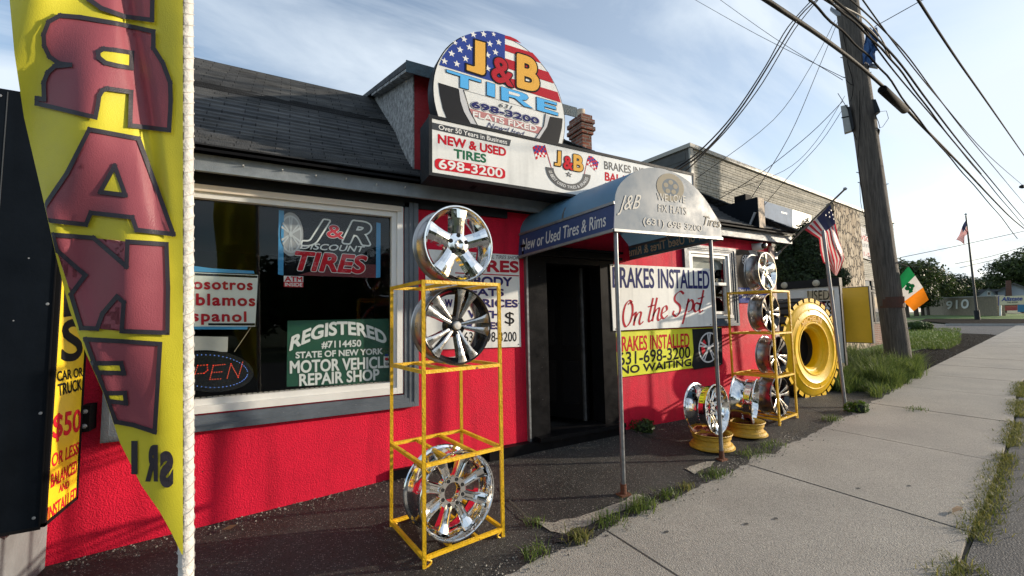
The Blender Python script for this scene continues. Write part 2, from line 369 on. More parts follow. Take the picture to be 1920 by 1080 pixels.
def AX(bl, br, tl, X, n=(-1, 0, 0)): return Aff(onX(*bl, X), onX(*br, X), onX(*tl, X), n)
def AP(bl, br, tl, p, n): return Aff(onP(*bl, p, n), onP(*br, p, n), onP(*tl, p, n), n)
def shape(f, pts, lift, parent, m, name='print'):
    return MB().poly([f(u, v, lift) for u, v in pts]).build(name, m, parent, fix=False)
def disc(f, cx, cy, rx, ry, lift, parent, m, a0=0, a1=360, r0=0, n=40, name='print'):
    mb = MB(); vs = []
    for i in range(n + 1):
        a = R(lerp(a0, a1, i / n)); vs += [f(cx + rx * r0 * math.cos(a), cy + ry * r0 * math.sin(a), lift), f(cx + rx * math.cos(a), cy + ry * math.sin(a), lift)]
    mb.add(vs, [(2 * i, 2 * i + 1, 2 * i + 3, 2 * i + 2) for i in range(n)]); return mb.build(name, m, parent, fix=False)
def panel(name, m, pts, depth, parent, n):     # flat board: outline pts, thickness behind it
    return MB().prism(pts, -V(n).normalized() * depth).build(name, m, parent)
def star_pts(cx, cy, rx, ry, rot=90):
    return [(cx + rx * (1 if i % 2 == 0 else .42) * math.cos(R(rot + 36 * i)), cy + ry * (1 if i % 2 == 0 else .42) * math.sin(R(rot + 36 * i))) for i in range(10)]
def wheel_print(f, cx, cy, rx, ry, lift, parent, nsp, tyre=INK, metal=SILVI, cal=None, split=True):
    disc(f, cx, cy, rx, ry, lift, parent, tyre); disc(f, cx, cy, rx * .86, ry * .86, lift + .001, parent, metal, r0=.9)
    if cal: disc(f, cx, cy, rx * .62, ry * .62, lift + .001, parent, cal, 130, 215, r0=.55)
    for k in range(nsp):
        a = R(90 + 360 * k / nsp)
        for dd in ((-.13, .13) if split else (0,)):
            b = a + dd; wv = .055 if split else .10
            shape(f, [(cx + rx * r * math.cos(b + s * wv / r), cy + ry * r * math.sin(b + s * wv / r)) for r, s in ((.12, -.6), (.80, -1), (.80, 1), (.12, .6))], lift + .002, parent, metal)
    disc(f, cx, cy, rx * .14, ry * .14, lift + .003, parent, metal)
# ================================================================== ground sheets
def sheet(name, xs, ys, m, dz, parent=None, jit=None):
    """xs: list of X; ys: function X -> (Y0, Y1, steps)"""
    rows = []
    for X in xs:
        a, b, n = ys(X); rows.append([(X, lerp(a, b, i / n), g(X, lerp(a, b, i / n)) + dz) for i in range(n + 1)])
    return struct(MB().grid(rows).build(name, m))
def rng(a, b, s): n = max(1, round((b - a) / s)); return [a + (b - a) * i / n for i in range(n + 1)]
def axis(): return [-500, -200, -80, -30, -12] + rng(-8, 16, .5) + [18, 21, 25, 30, 36, 42, 50, 60, 75, 100, 160, 300, 700]
GROUND = mat('ground_dirt_grass', (.055, .075, .025), .95, bump=(25, .6), var=(1.2, .3))
struct(MB().grid([[(x, y, g(x, y) - .06) for y in axis()] for x in axis()]).build('ground', GROUND))
ASPH = mat('asphalt_apron', (.042, .041, .039), .62, bump=(120, .8, 3), var=(1.1, .42), grain=(60, .35), speck=[(80, .34, (.19, .18, .165), .26), (38, .16, (.22, .21, .19), .10), (60, .25, (.008, .008, .008), .3)], spec=.2)
ROADM = mat('asphalt_road', (.055, .055, .057), .8, bump=(90, .7, 3), var=(1.2, .2), speck=[(70, .3, (.2, .2, .2), .25)])
SIDEM = mat('sidewalk_concrete', (.295, .273, .24), .85, bump=(110, .7, 5), var=(1.1, .16), grain=(75, .30), speck=[(48, .20, (.09, .08, .075), .12), (85, .22, (.12, .11, .10), .16), (26, .10, (.10, .09, .085), .05), (7, .05, (.06, .055, .05), .06)])
JOINT = mat('joint_dirt', (.05, .045, .035), .95)
def outer(X): return interp(X, [(-6, -.25), (0, .55), (3.74, 1.10), (5.35, 1.33), (8.83, 1.86), (12, 2.45), (40, 6.2)])
# road, apron, sidewalk
sheet('road', [-200, -60, -20] + rng(-8, 60, 2) + [90, 200], lambda X: (-12 + .1346 * X, (outer(X) if X > -6 else -.25 + .1346 * (X + 6)) - .03, 6), ROADM, -.012)
def apron():
    rows = []
    for X in rng(-6, 10.4, .05):
        e = curb(X) - .03 + .07 * mnoise.noise(V((X * 2.3, 0, 3))) + .035 * mnoise.noise(V((X * 9, 1, 7)))
        ys = [e, e + .012] + [lerp(e + .012, W + .12, t) for t in (.08, .2, .35, .5, .65, .8, .92, 1)]
        if X > 7.4: ys = [e, e + .012] + [lerp(e + .012, 5.2, t) for t in (.08, .2, .35, .5, .65, .8, .92, 1)]
        rows.append([(X, y, g(X, y) + (-.03 if i == 0 else .010) + .006 * mnoise.noise(V((X * 1.5, y * 1.5, 0)))) for i, y in enumerate(ys)])
    o = struct(MB().grid(rows).build('asphalt_apron', ASPH, smooth=40)); return o
apron()
sheet('sidewalk_bed', [-20] + rng(-8, 42, .8), lambda X: (outer(X) - .02, curb(X) + .15, 3), JOINT, -.025)
def sidewalk():
    js = [-11.05, -8.85, -6.65, -4.45, -2.25, -.05, 2.15, 4.37, 6.58, 8.78, 10.98, 13.05, 15.2, 17.4, 19.6, 21.8, 24, 26.2, 28.4, 30.6, 32.8, 35, 37.2, 39.4]
    mb = MB()
    for a, b in zip(js, js[1:]):
        a += .011; b -= .011; h = random.uniform(-.002, .003); rows = []
        for X in rng(a, b, .22):
            y0, y1 = outer(X) + .02 * mnoise.noise(V((X * 3, 9, 0))), curb(X) + .12
            rows.append([(X, lerp(y0, y1, i / 6), g(X, 0) + h + .008) for i in range(7)])
        mb.grid(rows)
        for r in (rows[0], rows[-1]): mb.grid([r, [(p[0], p[1], p[2] - .03) for p in r]])
        e = [r[0] for r in rows]; mb.grid([e, [(p[0], p[1], p[2] - .1) for p in e]])
    struct(mb.build('sidewalk', SIDEM))
sidewalk()
# cracks in the apron, laid as thin slits of dirt
def crack(pts, wd=.012):
    mb = MB(); P = [onG(*p) for p in pts]; Q = []
    for a, b in zip(P, P[1:]):
        for i in range(6): Q.append(a.lerp(b, i / 6) + V((random.uniform(-1, 1), random.uniform(-1, 1), 0)) * .012)
    Q.append(P[-1]); L = []; U = []
    for i, p in enumerate(Q):
        d = (Q[min(i + 1, len(Q) - 1)] - Q[max(i - 1, 0)]); n = V((-d.y, d.x, 0)).normalized() * wd * random.uniform(.4, 1); z = V((0, 0, .026))
        L.append(p + n + z); U.append(p - n + z)
    struct(mb.grid([L, U]).build('crack', JOINT))
crack([(945, 915), (958, 945), (980, 968), (1003, 985)]); crack([(1180, 808), (1240, 826), (1300, 838), (1350, 857)], .009); crack([(1200, 700 + 240 / 2.84 + 25), (1290, 845)], .004)
PALEP = mat('pale_rubble', (.26, .235, .195), .95, bump=(40, .8), var=(9, .3), speck=(50, .3, (.08, .07, .06), .3))
def patch(name, pts, m_, dz):
    P = [onG(*p) for p in pts]; c = sum(P, V()) / len(P); ring = []
    for a, b in zip(P, P[1:] + P[:1]):
        for i in range(5): q = a.lerp(b, i / 5); q += V((mnoise.noise(q * 9), mnoise.noise(q * 9 + V((5, 0, 0))), 0)) * .03; ring.append(V((q.x, q.y, g(q.x, q.y) + dz)))
    bm = bmesh.new(); f = bm.faces.new([bm.verts.new(p) for p in ring]); bmesh.ops.triangulate(bm, faces=[f]); bm.verts.index_update()
    o = MB().add([v.co.copy() for v in bm.verts], [tuple(v.index for v in q.verts) for q in bm.faces]).build(name, m_); bm.free(); return struct(o)
patch('broken_edge', [(1004, 984), (1040, 984), (1085, 972), (1120, 962), (1160, 948), (1196, 930), (1212, 934), (1190, 950), (1140, 972), (1095, 992), (1060, 1004), (1030, 1002)], PALEP, .020)
patch('broken_edge', [(1285, 882), (1310, 872), (1340, 868), (1330, 880), (1300, 892)], PALEP, .020)
patch('asphalt_patch', [(1040, 1006), (1062, 1006), (1118, 984), (1140, 978), (1136, 988), (1085, 1010), (1060, 1026), (1040, 1024)], mat('tar_patch', (.018, .017, .017), .8, bump=(60, .6)), .026)
# ================================================================== the shop
shop = thing('tire_shop', 'red stucco tire shop with dark shingled roof and grey trim', 'shop', (3, W, 0))
XL, XR, ZT = -1.45, 7.45, 2.93
def wall_with_holes(name, m, holes, parent):
    xs = sorted({XL, XR} | {h[i] for h in holes for i in (0, 1)}); zs = sorted({-.35, ZT} | {h[i] for h in holes for i in (2, 3)}); mb = MB(); t = .16
    hole = lambda x, z: any(h[0] < x < h[1] and h[2] < z < h[3] for h in holes)
    for a, b in zip(xs, xs[1:]):
        for c, d in zip(zs, zs[1:]):
            if hole((a + b) / 2, (c + d) / 2): continue
            mb.poly([(a, W, c), (b, W, c), (b, W, d), (a, W, d)]); mb.poly([(a, W + t, c), (a, W + t, d), (b, W + t, d), (b, W + t, c)])
    for x0, x1, z0, z1 in holes:
        for p, q in (((x0, z0), (x1, z0)), ((x1, z0), (x1, z1)), ((x1, z1), (x0, z1)), ((x0, z1), (x0, z0))):
            mb.poly([(p[0], W, p[1]), (q[0], W, q[1]), (q[0], W + t, q[1]), (p[0], W + t, p[1])])
    for q in ([(XL, W, -.35), (XL, 9, -.35), (XL, 9, ZT), (XL, W, ZT)], [(XR, W, -.35), (XR, W, ZT), (XR, 9, ZT), (XR, 9, -.35)], [(XL, 9, -.35), (XR, 9, -.35), (XR, 9, ZT), (XL, 9, ZT)]): mb.add(q, [(0, 1, 2, 3)], 1)
    mb.poly([(XL, W, -.35), (XR, W, -.35), (XR, W, -.34), (XL, W, -.34)])
    return mb.build(name, [m, CONC], parent, fix=False)
HW = (-1.0, 1.0, .93, 2.74); HD = (2.49, 3.74, .27, 2.33); HS = (5.24, 6.24, 1.53, 2.62)
wall_with_holes('wall', RED, [HW, HD, HS], shop)
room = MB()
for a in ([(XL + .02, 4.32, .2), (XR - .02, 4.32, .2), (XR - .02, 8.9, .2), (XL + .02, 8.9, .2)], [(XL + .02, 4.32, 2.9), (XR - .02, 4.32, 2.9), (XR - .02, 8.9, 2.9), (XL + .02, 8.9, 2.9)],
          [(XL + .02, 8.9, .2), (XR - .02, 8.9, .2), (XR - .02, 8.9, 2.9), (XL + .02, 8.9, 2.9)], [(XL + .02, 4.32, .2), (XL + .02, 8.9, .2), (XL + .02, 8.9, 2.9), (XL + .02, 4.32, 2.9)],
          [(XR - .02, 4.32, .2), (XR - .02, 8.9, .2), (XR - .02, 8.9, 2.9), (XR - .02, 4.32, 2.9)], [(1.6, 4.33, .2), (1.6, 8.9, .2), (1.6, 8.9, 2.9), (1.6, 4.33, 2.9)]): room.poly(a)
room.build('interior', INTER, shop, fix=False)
# eaves
e = MB(); e.box((XL - .25, 3.96, 2.818), (XR + .28, 4.0, 2.952)); e.build('fascia', GREYT, shop)
e = MB(); e.box((XL - .2, 4.001, 2.835), (XR + .26, W - .002, 2.86)); e.build('soffit', BLACK, shop)
e = MB(); e.box((XL + .02, W - .035, 2.842 - .09), (2.2, W - .003, 2.834)); e.build('frieze', DARKF, shop)
nb = MB()
for x, y in [(467, 210), (760, 243), (1010, 285), (1235, 307), (1462, 350), (1675, 370)]:
    p = onY(340 + x / 4, 260 + y / 4, 3.96); nb.bar(p, p + V((0, -.03, .004)), .008)
nb.build('nail', WHITEP, shop)
# shingled roof: real overlapping courses
SH = brickmat('asphalt_shingle', (.056, .060, .066), (.090, .092, .094), (.019, .020, .022), .30, .075, .005, offset=.37, axes='xy', var=.3, bump=.5)
EY, EZ, RY, RZ = 3.90, 2.992, 6.62, 5.16
def roof():
    n = 38; rows = []; half = 3.05
    def zc(y): t = (y - EY) / (RY - EY); return lerp(EZ, RZ, t) - .10 * math.sin(math.pi * min(1, t * 2.2)) * (1 if t < .455 else 0)
    for i in range(n):
        y0, y1 = lerp(EY, RY, i / n), lerp(EY, RY, (i + 1) / n); t0, t1 = i / n, (i + 1) / n
        xr = lambda t: XR + .32 - 3.1 * t
        seg = 40
        def X(t, k): return lerp(XL - .05, xr(t), k / seg)
        wob = lambda k: .006 * mnoise.noise(V((k * .7, i * 2.1, 0)))
        rows.append([(X(t0, k), y0 + wob(k), zc(y0) + .014) for k in range(seg + 1)])
        rows.append([(X(t1, k), y1 + wob(k), zc(y1) - .008) for k in range(seg + 1)])
    mb = MB().grid(rows)
    # hip end, rear slope, gable end
    ap = V((XR + .32 - 3.1, RY, RZ)); a = V((XR + .32, EY, EZ)); b = V((XR + .32, 9.4, EZ))
    hr = []
    for i in range(n):
        for t, dz in ((i / n, .012), ((i + 1) / n, -.006)): hr.append([(lerp(a.x, ap.x, t), lerp(a.y, ap.y, t), lerp(a.z, ap.z, t) + dz), (lerp(b.x, ap.x, t), lerp(b.y, ap.y, t), lerp(b.z, ap.z, t) + dz)])
    mb.grid(hr)
    mb.poly([(XL - .05, RY, RZ), tuple(ap), tuple(b), (XL - .05, 9.4, EZ)])
    r = mb.build('roof', SH, shop, fix=False)
    MB().poly([(XL - .03, W - .2, EZ - .05), (XL - .03, 9.3, EZ - .05), (XL - .03, RY, RZ - .06)]).build('gable', REDD, shop)
    MB().prism([(XL - .1, EY - .02, EZ - .02), (XR + .34, EY - .02, EZ - .02), (XR + .34, EY + .1, EZ + .03), (XL - .1, EY + .1, EZ + .03)], (0, 0, -.02)).build('drip_edge', BLACK, shop)
    return r
ROOF = roof()
# hip ridge caps
mb = MB()
for i in range(22):
    t0, t1 = i / 22, (i + 1.25) / 22; p = V((XR + .32 - 3.1 * t0, lerp(EY, RY, t0), lerp(EZ, RZ, t0) + .035)); q = V((XR + .32 - 3.1 * t1, lerp(EY, RY, t1), lerp(EZ, RZ, t1) + .022)); mb.bar(p, q, .2, .016)
mb.build('hip_cap', SH, shop)
# dormer behind the round sign
DX, DY = 1.18, 4.3
def dormer():
    zr = lambda y: lerp(EZ, RZ, (y - EY) / (RY - EY))
    zt = onY(777, 140, DY).z; x1 = onY(1062, 200, DY).x - .3
    back = onX(697, 190, DX); q = lambda y: lerp(zt, back.z, (y - DY) / (back.y - DY))
    m = MB(); m.prism([(DX, DY, zr(DY) - .15), (x1, DY, zr(DY) - .15), (x1, DY, zt), (DX, DY, zt)], (0, .06, 0)); d = m.build('dormer', REDD, shop)
    m = MB(); m.prism([(DX - .012, DY - .004, zr(DY) - .1), (DX - .012, DY - .004, zt), (DX - .012, back.y, back.z + .02), (DX - .012, back.y, zr(back.y) - .1 if zr(back.y) < back.z else back.z - .02)], (.012, 0, 0)); m.build('side_wall', OSB, d)
    m = MB(); m.prism([(x1 + .2, DY, zr(DY) - .1), (x1 + .2, DY, zt), (x1 + .2, back.y, back.z)], (-.03, 0, 0)); m.build('side_wall', OSB, d)
    o = .2; pf = V((DX - o, DY - o, zt + .03 - (back.z - zt) / (back.y - DY) * o)); ed = (back.z - zt) / (back.y - DY)
    m = MB(); A = V((DX - .12, DY - .16, zt + .02 - ed * .16)); B = V((x1 + .34, A.y, A.z)); Cc = V((x1 + .34, back.y + .5, back.z + .02 + ed * .5)); D = V((A.x, Cc.y, Cc.z))
    m.prism([A, B, Cc, D], (0, 0, .07)); m.build('dormer_roof', SH, d)
    m = MB(); m.prism([A + V((-.01, -.012, -.06)), B + V((0, -.012, -.06)), B + V((0, -.012, .07)), A + V((-.01, -.012, .07))], (0, .012, 0)); m.build('dormer_fascia', mat('peeling_blue', (.045, .075, .095), .7, var=(14, .5), bump=(40, .4)), d)
    m = MB()
    for i in range(5): m.obox(A + V((.004, .01 + i * .42, -.035 + ed * (i * .42))), (.10, 0, 0), (0, .38, ed * .38), (0, 0, .032))
    m.build('rake_board', OSB, d)
dormer()
# chimney
CB = brickmat('chimney_brick', (.26, .085, .05), (.15, .05, .032), (.22, .18, .15), .21, .072, .012, axes='xyz', var=.3, bump=.6)
CY = 6.35
pa, pb = onY(1093, 283, CY), onY(1110, 283, CY); ctop = onY(1095, 212, CY).z
cx0, cx1 = pa.x, pb.x; c0 = 4.6; cdp = onX(1071, 275, cx0).y - CY
m = MB(); m.box((cx0, CY, c0), (cx1, CY + cdp, ctop - .42))
z = ctop - .42
for ex, h in ((.03, .075), (.06, .075), (.03, .07), (.055, .08), (.02, .10)):
    m.box((cx0 - ex, CY - ex, z), (cx1 + ex, CY + cdp + ex, z + h)); z += h
ch = m.build('chimney', CB, shop)
m = MB().lathe([(.0, 0), (.10, 0), (.095, .17), (.075, .17), (.075, .02)], 20, Matrix.Translation(((cx0 + cx1) / 2, CY + cdp * .5, z)) @ Matrix.Rotation(R(90), 4, 'X')); m.build('flue_pot', mat('clay_pot', (.5, .42, .33), .8, var=(9, .2)), ch, smooth=40)
# ---- big shop window
wz = MB()
for k, (o, d) in enumerate(((.0, .055), (.045, .045), (.09, .035))):      # three stepped mouldings
    x0, x1, z0, z1 = -1.15 + o, 1.165 - o, .775 + o * .8, 2.80; t = .046
    wz.box((x0, W - d, z0), (x0 + t - .002, W - .002, z1)); wz.box((x1 - t + .002, W - d, z0), (x1, W - .002, z1)); wz.box((x0 + t, W - d, z0), (x1 - t, W - .002, z0 + t))
tr = wz.build('window_trim', mat('window_trim', (.10, .12, .145), .5, bump=(110, .25), var=(5, .2), speck=(55, .14, (.3, .31, .31), .05)), shop)
fw = MB()
def frame(mb, x0, x1, z0, z1, t, y0, y1, mi=0, tb=None):
    b = tb or t
    mb.box((x0, y0, z0), (x0 + t, y1, z1), mi); mb.box((x1 - t, y0, z0), (x1, y1, z1), mi); mb.box((x0 + t + .001, y0, z1 - b), (x1 - t - .001, y1, z1), mi); mb.box((x0 + t + .001, y0, z0), (x1 - t - .001, y1, z0 + b), mi)
win = MB(); frame(win, -1.02, 1.018, .908, 2.755, .058, W - .028, W + .05); fw = win.build('front_window', WHITEP, shop)
win = MB(); frame(win, -.961, .959, .967, 2.697, .05, W - .006, W + .06); win.build('frame', WHITEP, fw)
MB().box((-1.0, W - .034, 2.697), (1.0, W - .0285, 2.752)).build('head_cover', CREAM, fw)
MB().box((-.93, W + .045, 1.0), (.93, W + .049, 2.66)).build('pane', GLASS, fw)
m = MB()
for i in range(46): m.box((-.90 + i * .0395, W + .03, 1.015 + random.uniform(-.002, .003)), (-.872 + i * .0395, W + .044, 1.028))
m.build('sash_chain', mat('old_chain', (.28, .27, .24), .5, .5), fw)
# ---- door opening
dm = MB(); dm.box((2.445, W - .05, .2), (2.70, W + .17, 2.335)); dm.build('door_jamb', BLACKP, shop)
dm = MB(); dm.box((3.52, W - .05, .2), (3.745, W + .17, 2.335)); dm.build('door_jamb', BLACKP, shop)
dm = MB(); dm.box((2.701, W - .05, 2.262), (3.519, W + .17, 2.335)); dm.box((2.36, W - .10, 2.336), (3.86, W - .004, 2.375)); dm.box((2.40, W - .07, 2.376), (3.82, W - .004, 2.42)); dm.box((2.36, W - .12, 2.421), (3.86, W - .004, 2.45)); dm.build('door_lintel', BLACKP, shop)
dm = MB(); dm.box((2.42, W - .055, .2), (2.444, W + .02, 2.335)); dm.build('corner_strip', STEEL, shop)
st = MB(); st.box((.9, W - .05, -.05), (1.9, W - .003, .20)); st.box((1.901, W - .10, -.05), (3.80, W - .003, .235)); st.box((2.50, W - .16, .236), (3.76, W + .17, .283)); st.build('door_step', BLACKP, shop)
# door leaf, swung inward on its right-hand hinges
hx, hy = 3.44, W + .19; an = R(62)
dv = V((-math.cos(an), math.sin(an), 0)); nv = V((dv.y, -dv.x, 0))
m = MB(); m.obox(V((hx, hy, .29)), dv * .78, nv * .045, (0, 0, 1.95))
dl = m.build('door', DOORB, shop)
m = MB()
for a, b, c, d in ((.1, .34, .2, .75), (.44, .68, .2, .75), (.1, .34, .95, 1.6), (.44, .68, .95, 1.6)): m.obox(V((hx, hy, .29)) + dv * a - nv * .006 + V((0, 0, c)), dv * (b - a), nv * .005, (0, 0, d - c))
m.build('door_panel', mat('door_black_gloss', (.012, .012, .013), .25), dl)
m = MB().tube([V((hx, hy, 1.28)) + dv * .7, V((hx, hy, 1.28)) + dv * .7 - nv * .05, V((hx, hy, 1.28)) + dv * .62 - nv * .055], .011, 8); m.build('handle', GALV, dl)
m = MB(); m.obox(V((3.36, W + .155, .3)), (.035, 0, 0), (0, .03, 0), (0, 0, 1.95)); m.build('door_stop', mat('scuffed_edge', (.05, .05, .05), .6, var=(12, .8)), shop)
# ---- small window
m = MB()
for k, (o, d) in enumerate(((.0, .05), (.04, .04), (.08, .03))):
    x0, x1, z0, z1 = 5.13 + o, 6.345 - o, 1.435 + o, 2.665 - o * .6; t = .041
    m.box((x0, W - d, z0), (x0 + t, W - .002, z1)); m.box((x1 - t, W - d, z0), (x1, W - .002, z1)); m.box((x0 + t + .001, W - d, z0), (x1 - t - .001, W - .002, z0 + t)); m.box((x0 + t + .001, W - d, z1 - t), (x1 - t - .001, W - .002, z1))
m.build('window_trim', BLUEG, shop)
m = MB(); frame(m, 5.245, 6.23, 1.555, 2.60, .055, W - .024, W + .05); sw = m.build('sash_window', WHITEP, shop)
m = MB(); frame(m, 5.31, 6.165, 2.07, 2.54, .045, W - .004, W + .03); m.build('sash', WHITEP, sw)
m = MB(); frame(m, 5.31, 6.165, 1.62, 2.11, .045, W + .031, W + .06); m.build('sash', WHITEP, sw)
m = MB(); m.box((5.27, W - .05, 1.557), (6.2, W - .025, 1.60)); m.build('sill', WHITEP, sw)
MB().box((5.355, W + .012, 2.11), (6.12, W + .016, 2.50)).build('pane', GLASS, sw); MB().box((5.355, W + .043, 1.66), (6.12, W + .047, 2.07)).build('pane', GLASS, sw)
m = MB(); m.box((5.3, W + .09, 2.33), (6.18, W + .1, 2.6)); m.build('blind', mat('blind_cream', (.42, .40, .34), .7, bump=(10, .2)), sw)
# plain red strip and corner board at the right end
m = MB(); m.box((7.33, W - .03, .1), (7.452, W - .002, 2.78)); m.build('corner_board', mat('corner_cream', (.45, .33, .28), .7, var=(10, .5)), shop)
mb = MB(); rr_ = random.Random(11)                    # grit gathered along the wall foot and the broken edge
for _ in range(2600):
    if rr_.random() < .5: X = rr_.uniform(-1.3, 7.2); Y = W - abs(rr_.gauss(0, .10)) - .01
    else: X = rr_.uniform(.6, 9); Y = curb(X) + rr_.gauss(.03, .09)
    if 1.85 < X < 3.85 and Y > W - .12: continue
    s_ = rr_.uniform(.003, .010); b_ = V((X, Y, g(X, Y) + .012)); mb.add([b_ + V((s_ * math.cos(t * 1.5708 + X), s_ * math.sin(t * 1.5708 + X), 0)) for t in range(4)] + [b_ + V((rr_.uniform(-.3, .3) * s_, 0, s_ * .9))], [(0, 1, 4), (1, 2, 4), (2, 3, 4), (3, 0, 4)])
gr_ = mb.build('grit', leafmat('grit_stone', (.05, .045, .04), (.26, .24, .21), 0), fix=False); gr_['kind'] = 'stuff'; gr_['label'] = 'loose grit along the wall foot and the sidewalk edge'; gr_['category'] = 'grit'
# ================================================================== left box sign
bs = thing('box_sign', 'tall black box sign with a yellow price face on its side beside the red wall', 'sign', (-1.4, 3.7, .4))
m = MB(); m.box((-1.60, 3.56, .445), (-1.242, 4.02, 3.045)); m.build('cabinet', NAVYB, bs)
m = MB(); m.box((-1.604, 3.553, .43), (-1.239, 3.559, .447)); m.box((-1.246, 3.552, .45), (-1.2405, 3.5595, 3.045)); m.build('edge_strip', BLACK, bs)
yf = MB().box((-1.2415, 3.585, .46), (-1.228, 3.99, 2.9)).build('sign_face', SIGNY, bs)
m = MB(); m.box((-1.2415, 3.99, .44), (-1.222, 4.01, 2.92)); m.box((-1.2415, 3.563, .44), (-1.222, 3.584, 2.92)); m.box((-1.2415, 3.563, .438), (-1.222, 4.01, .459)); m.build('sign_border', BLACK, bs)
m = MB(); m.box((-1.24, 4.02, .88), (-1.19, 4.148, 1.06)); 
br = m.build('bracket', BLACK, bs)
m = MB(); m.box((-1.50, 3.5575, .46), (-1.496, 3.5598, 3.03)); m.build('panel_seam', mat('seam_grey', (.05, .055, .06), .6), bs)
for zz in (.5, 1.1, 1.75, 2.4, 3.0):
    for xx in (-1.53, -1.27): MB().lathe([(0, -.003), (.008, -.002), (.009, 0)], 10, Matrix.Translation((xx, 3.5598, zz))).build('rivet', GALV, bs)
m = MB()
for zz in (.92, 1.02): m.lathe([(0, 0), (.016, 0), (.012, -.012), (0, -.016)], 12, Matrix.Translation((-1.215, 4.02, zz)))
m.build('bolt', GALV, br)
XS = -1.2275; PX = (1, 0, 0)
for t, bl, brr, tl, mm in (('E', (120, 592), (158, 586), (122, 515), INK), ('S', (115, 677), (153, 671), (118, 601), INK), ('CAR OR', (107.5, 715), (155, 705), (106.5, 697), INK), ('TRUCK', (109, 742.5), (152.5, 730), (108, 721), INK),
                         ('$50', (99, 822), (150, 807), (101, 778), REDI), ('OR LESS', (96.5, 876), (146.5, 850), (98, 852), REDI), ('BALANCED', (95, 915), (143.5, 885), (96, 890), REDI), ('AND', (110, 924), (129, 914), (111, 910), REDI), ('INSTALLED', (89, 977.5), (143, 935), (90, 952), REDI)):
    line(t, AX(bl, brr, tl, XS, PX), .002, bs, mm, .035)
m = MB(); m.box((-1.75, 3.5, -.2), (-1.405, 4.13, .428)); tag(m.build('concrete_pier', mat('pier_concrete', (.17, .18, .19), .8, bump=(50, .3), var=(4, .2)), loc=(-1.6, 3.8, 0)), 'low grey concrete pier under the black box sign', 'pier')
# ================================================================== roof signs
def kk(ox, oy, s): return lambda x, y: (ox + x / s, oy + y / s)
LS = thing('long_sign', 'long white sign box with black frame along the eave', 'sign', (2.8, 3.6, 2.9))
SY = 3.60
tl, bl = onY(805, 222, SY), onY(805, 322, SY); x1 = 4.75
m = MB(); m.box((tl.x - .0, SY + .004, bl.z - .03), (x1, SY + .30, tl.z + .03)); m.build('cabinet', DARKF, LS)
m = MB(); frame(m, tl.x - .008, x1 + .008, bl.z - .035, tl.z + .035, .03, SY - .012, SY + .0035); m.build('rim', DARKF, LS)
MB().box((tl.x + .023, SY - .004, bl.z - .004), (x1 - .024, SY + .0035, tl.z + .004)).build('sign_face', SIGNW, LS)
for x in (1.6, 2.8, 4.0): MB().box((x, SY + .1, 2.93), (x + .05, SY + .2, bl.z - .031)).build('support', BLACK, LS)
k = kk(780, 200, 6); Q = SY - .004
def LT(t, b, r, tp, mm, kq=k, **kw): return line(t, AY(kq(*b), kq(*r), kq(*tp), Q), .002, LS, mm, **kw)
def LP(pts, mm, kq=k, par=None, Y=None, lift=.002, name='print'):
    Y = Q if Y is None else Y
    return MB().poly([onY(*kq(*p), Y) + NY * lift for p in pts]).build(name, mm, par or LS, fix=False)
STRIP = mat('charcoal_ink', (.03, .034, .038), .45)
LP([(150, 170), (1070, 375), (1050, 445), (150, 247)], STRIP)
line('Over 50 Years in Business', AY(k(255, 255), k(1022, 425), k(255, 203), Q), .004, LS, WHITEI, .03)
LT('NEW & USED', (250, 408), (1010, 557), (250, 312), REDI, bold=.055); LT('TIRES', (428, 573), (786, 631), (428, 478), GREENI, bold=.05)
f = AY(k(210, 703), k(1005, 818), k(210, 574), Q); pts = []
for cx, cy, a0 in ((.93, .65, 0), (.07, .65, 90), (.07, .35, 180), (.93, .35, 270)):
    for i in range(7): a = R(a0 + 15 * i); pts.append((cx + .07 * math.cos(a), cy + .35 * math.sin(a)))
shape(f, pts, .002, LS, REDI)
line('698-3200', AY(k(258, 692), k(970, 796), k(258, 592), Q), .004, LS, WHITEI, .04)
def checker(p00, p10, p11, p01, kq=k, n=6, mrows=5):
    mb = MB(); A, B, Cc, D = [onY(*kq(*p), Q) for p in (p00, p10, p11, p01)]
    P = lambda u, v: A.lerp(B, u).lerp(D.lerp(Cc, u), v) + NY * .002 + V((0, 0, .012 * math.sin(u * 5)))
    for i in range(n):
        for j in range(mrows): mb.add([P(i / n, j / mrows), P((i + 1) / n, j / mrows), P((i + 1) / n, (j + 1) / mrows), P(i / n, (j + 1) / mrows)], [(0, 1, 2, 3)], 0 if (i + j) % 2 == 0 else (1 if j < 3 else 2))
    mb.build('print', [REDI, BLUEI, WHITEI], LS, fix=False)
checker((1312, 455), (1445, 428), (1478, 552), (1350, 598)); LP([(1440, 430), (1450, 430), (1527, 688), (1520, 690)], CRIM)
k8 = kk(980, 200, 3.6)
checker((445, 332), (513, 368), (497, 432), (432, 395), k8); LP([(438, 345), (441, 346), (418, 455), (414, 455)], CRIM, k8)
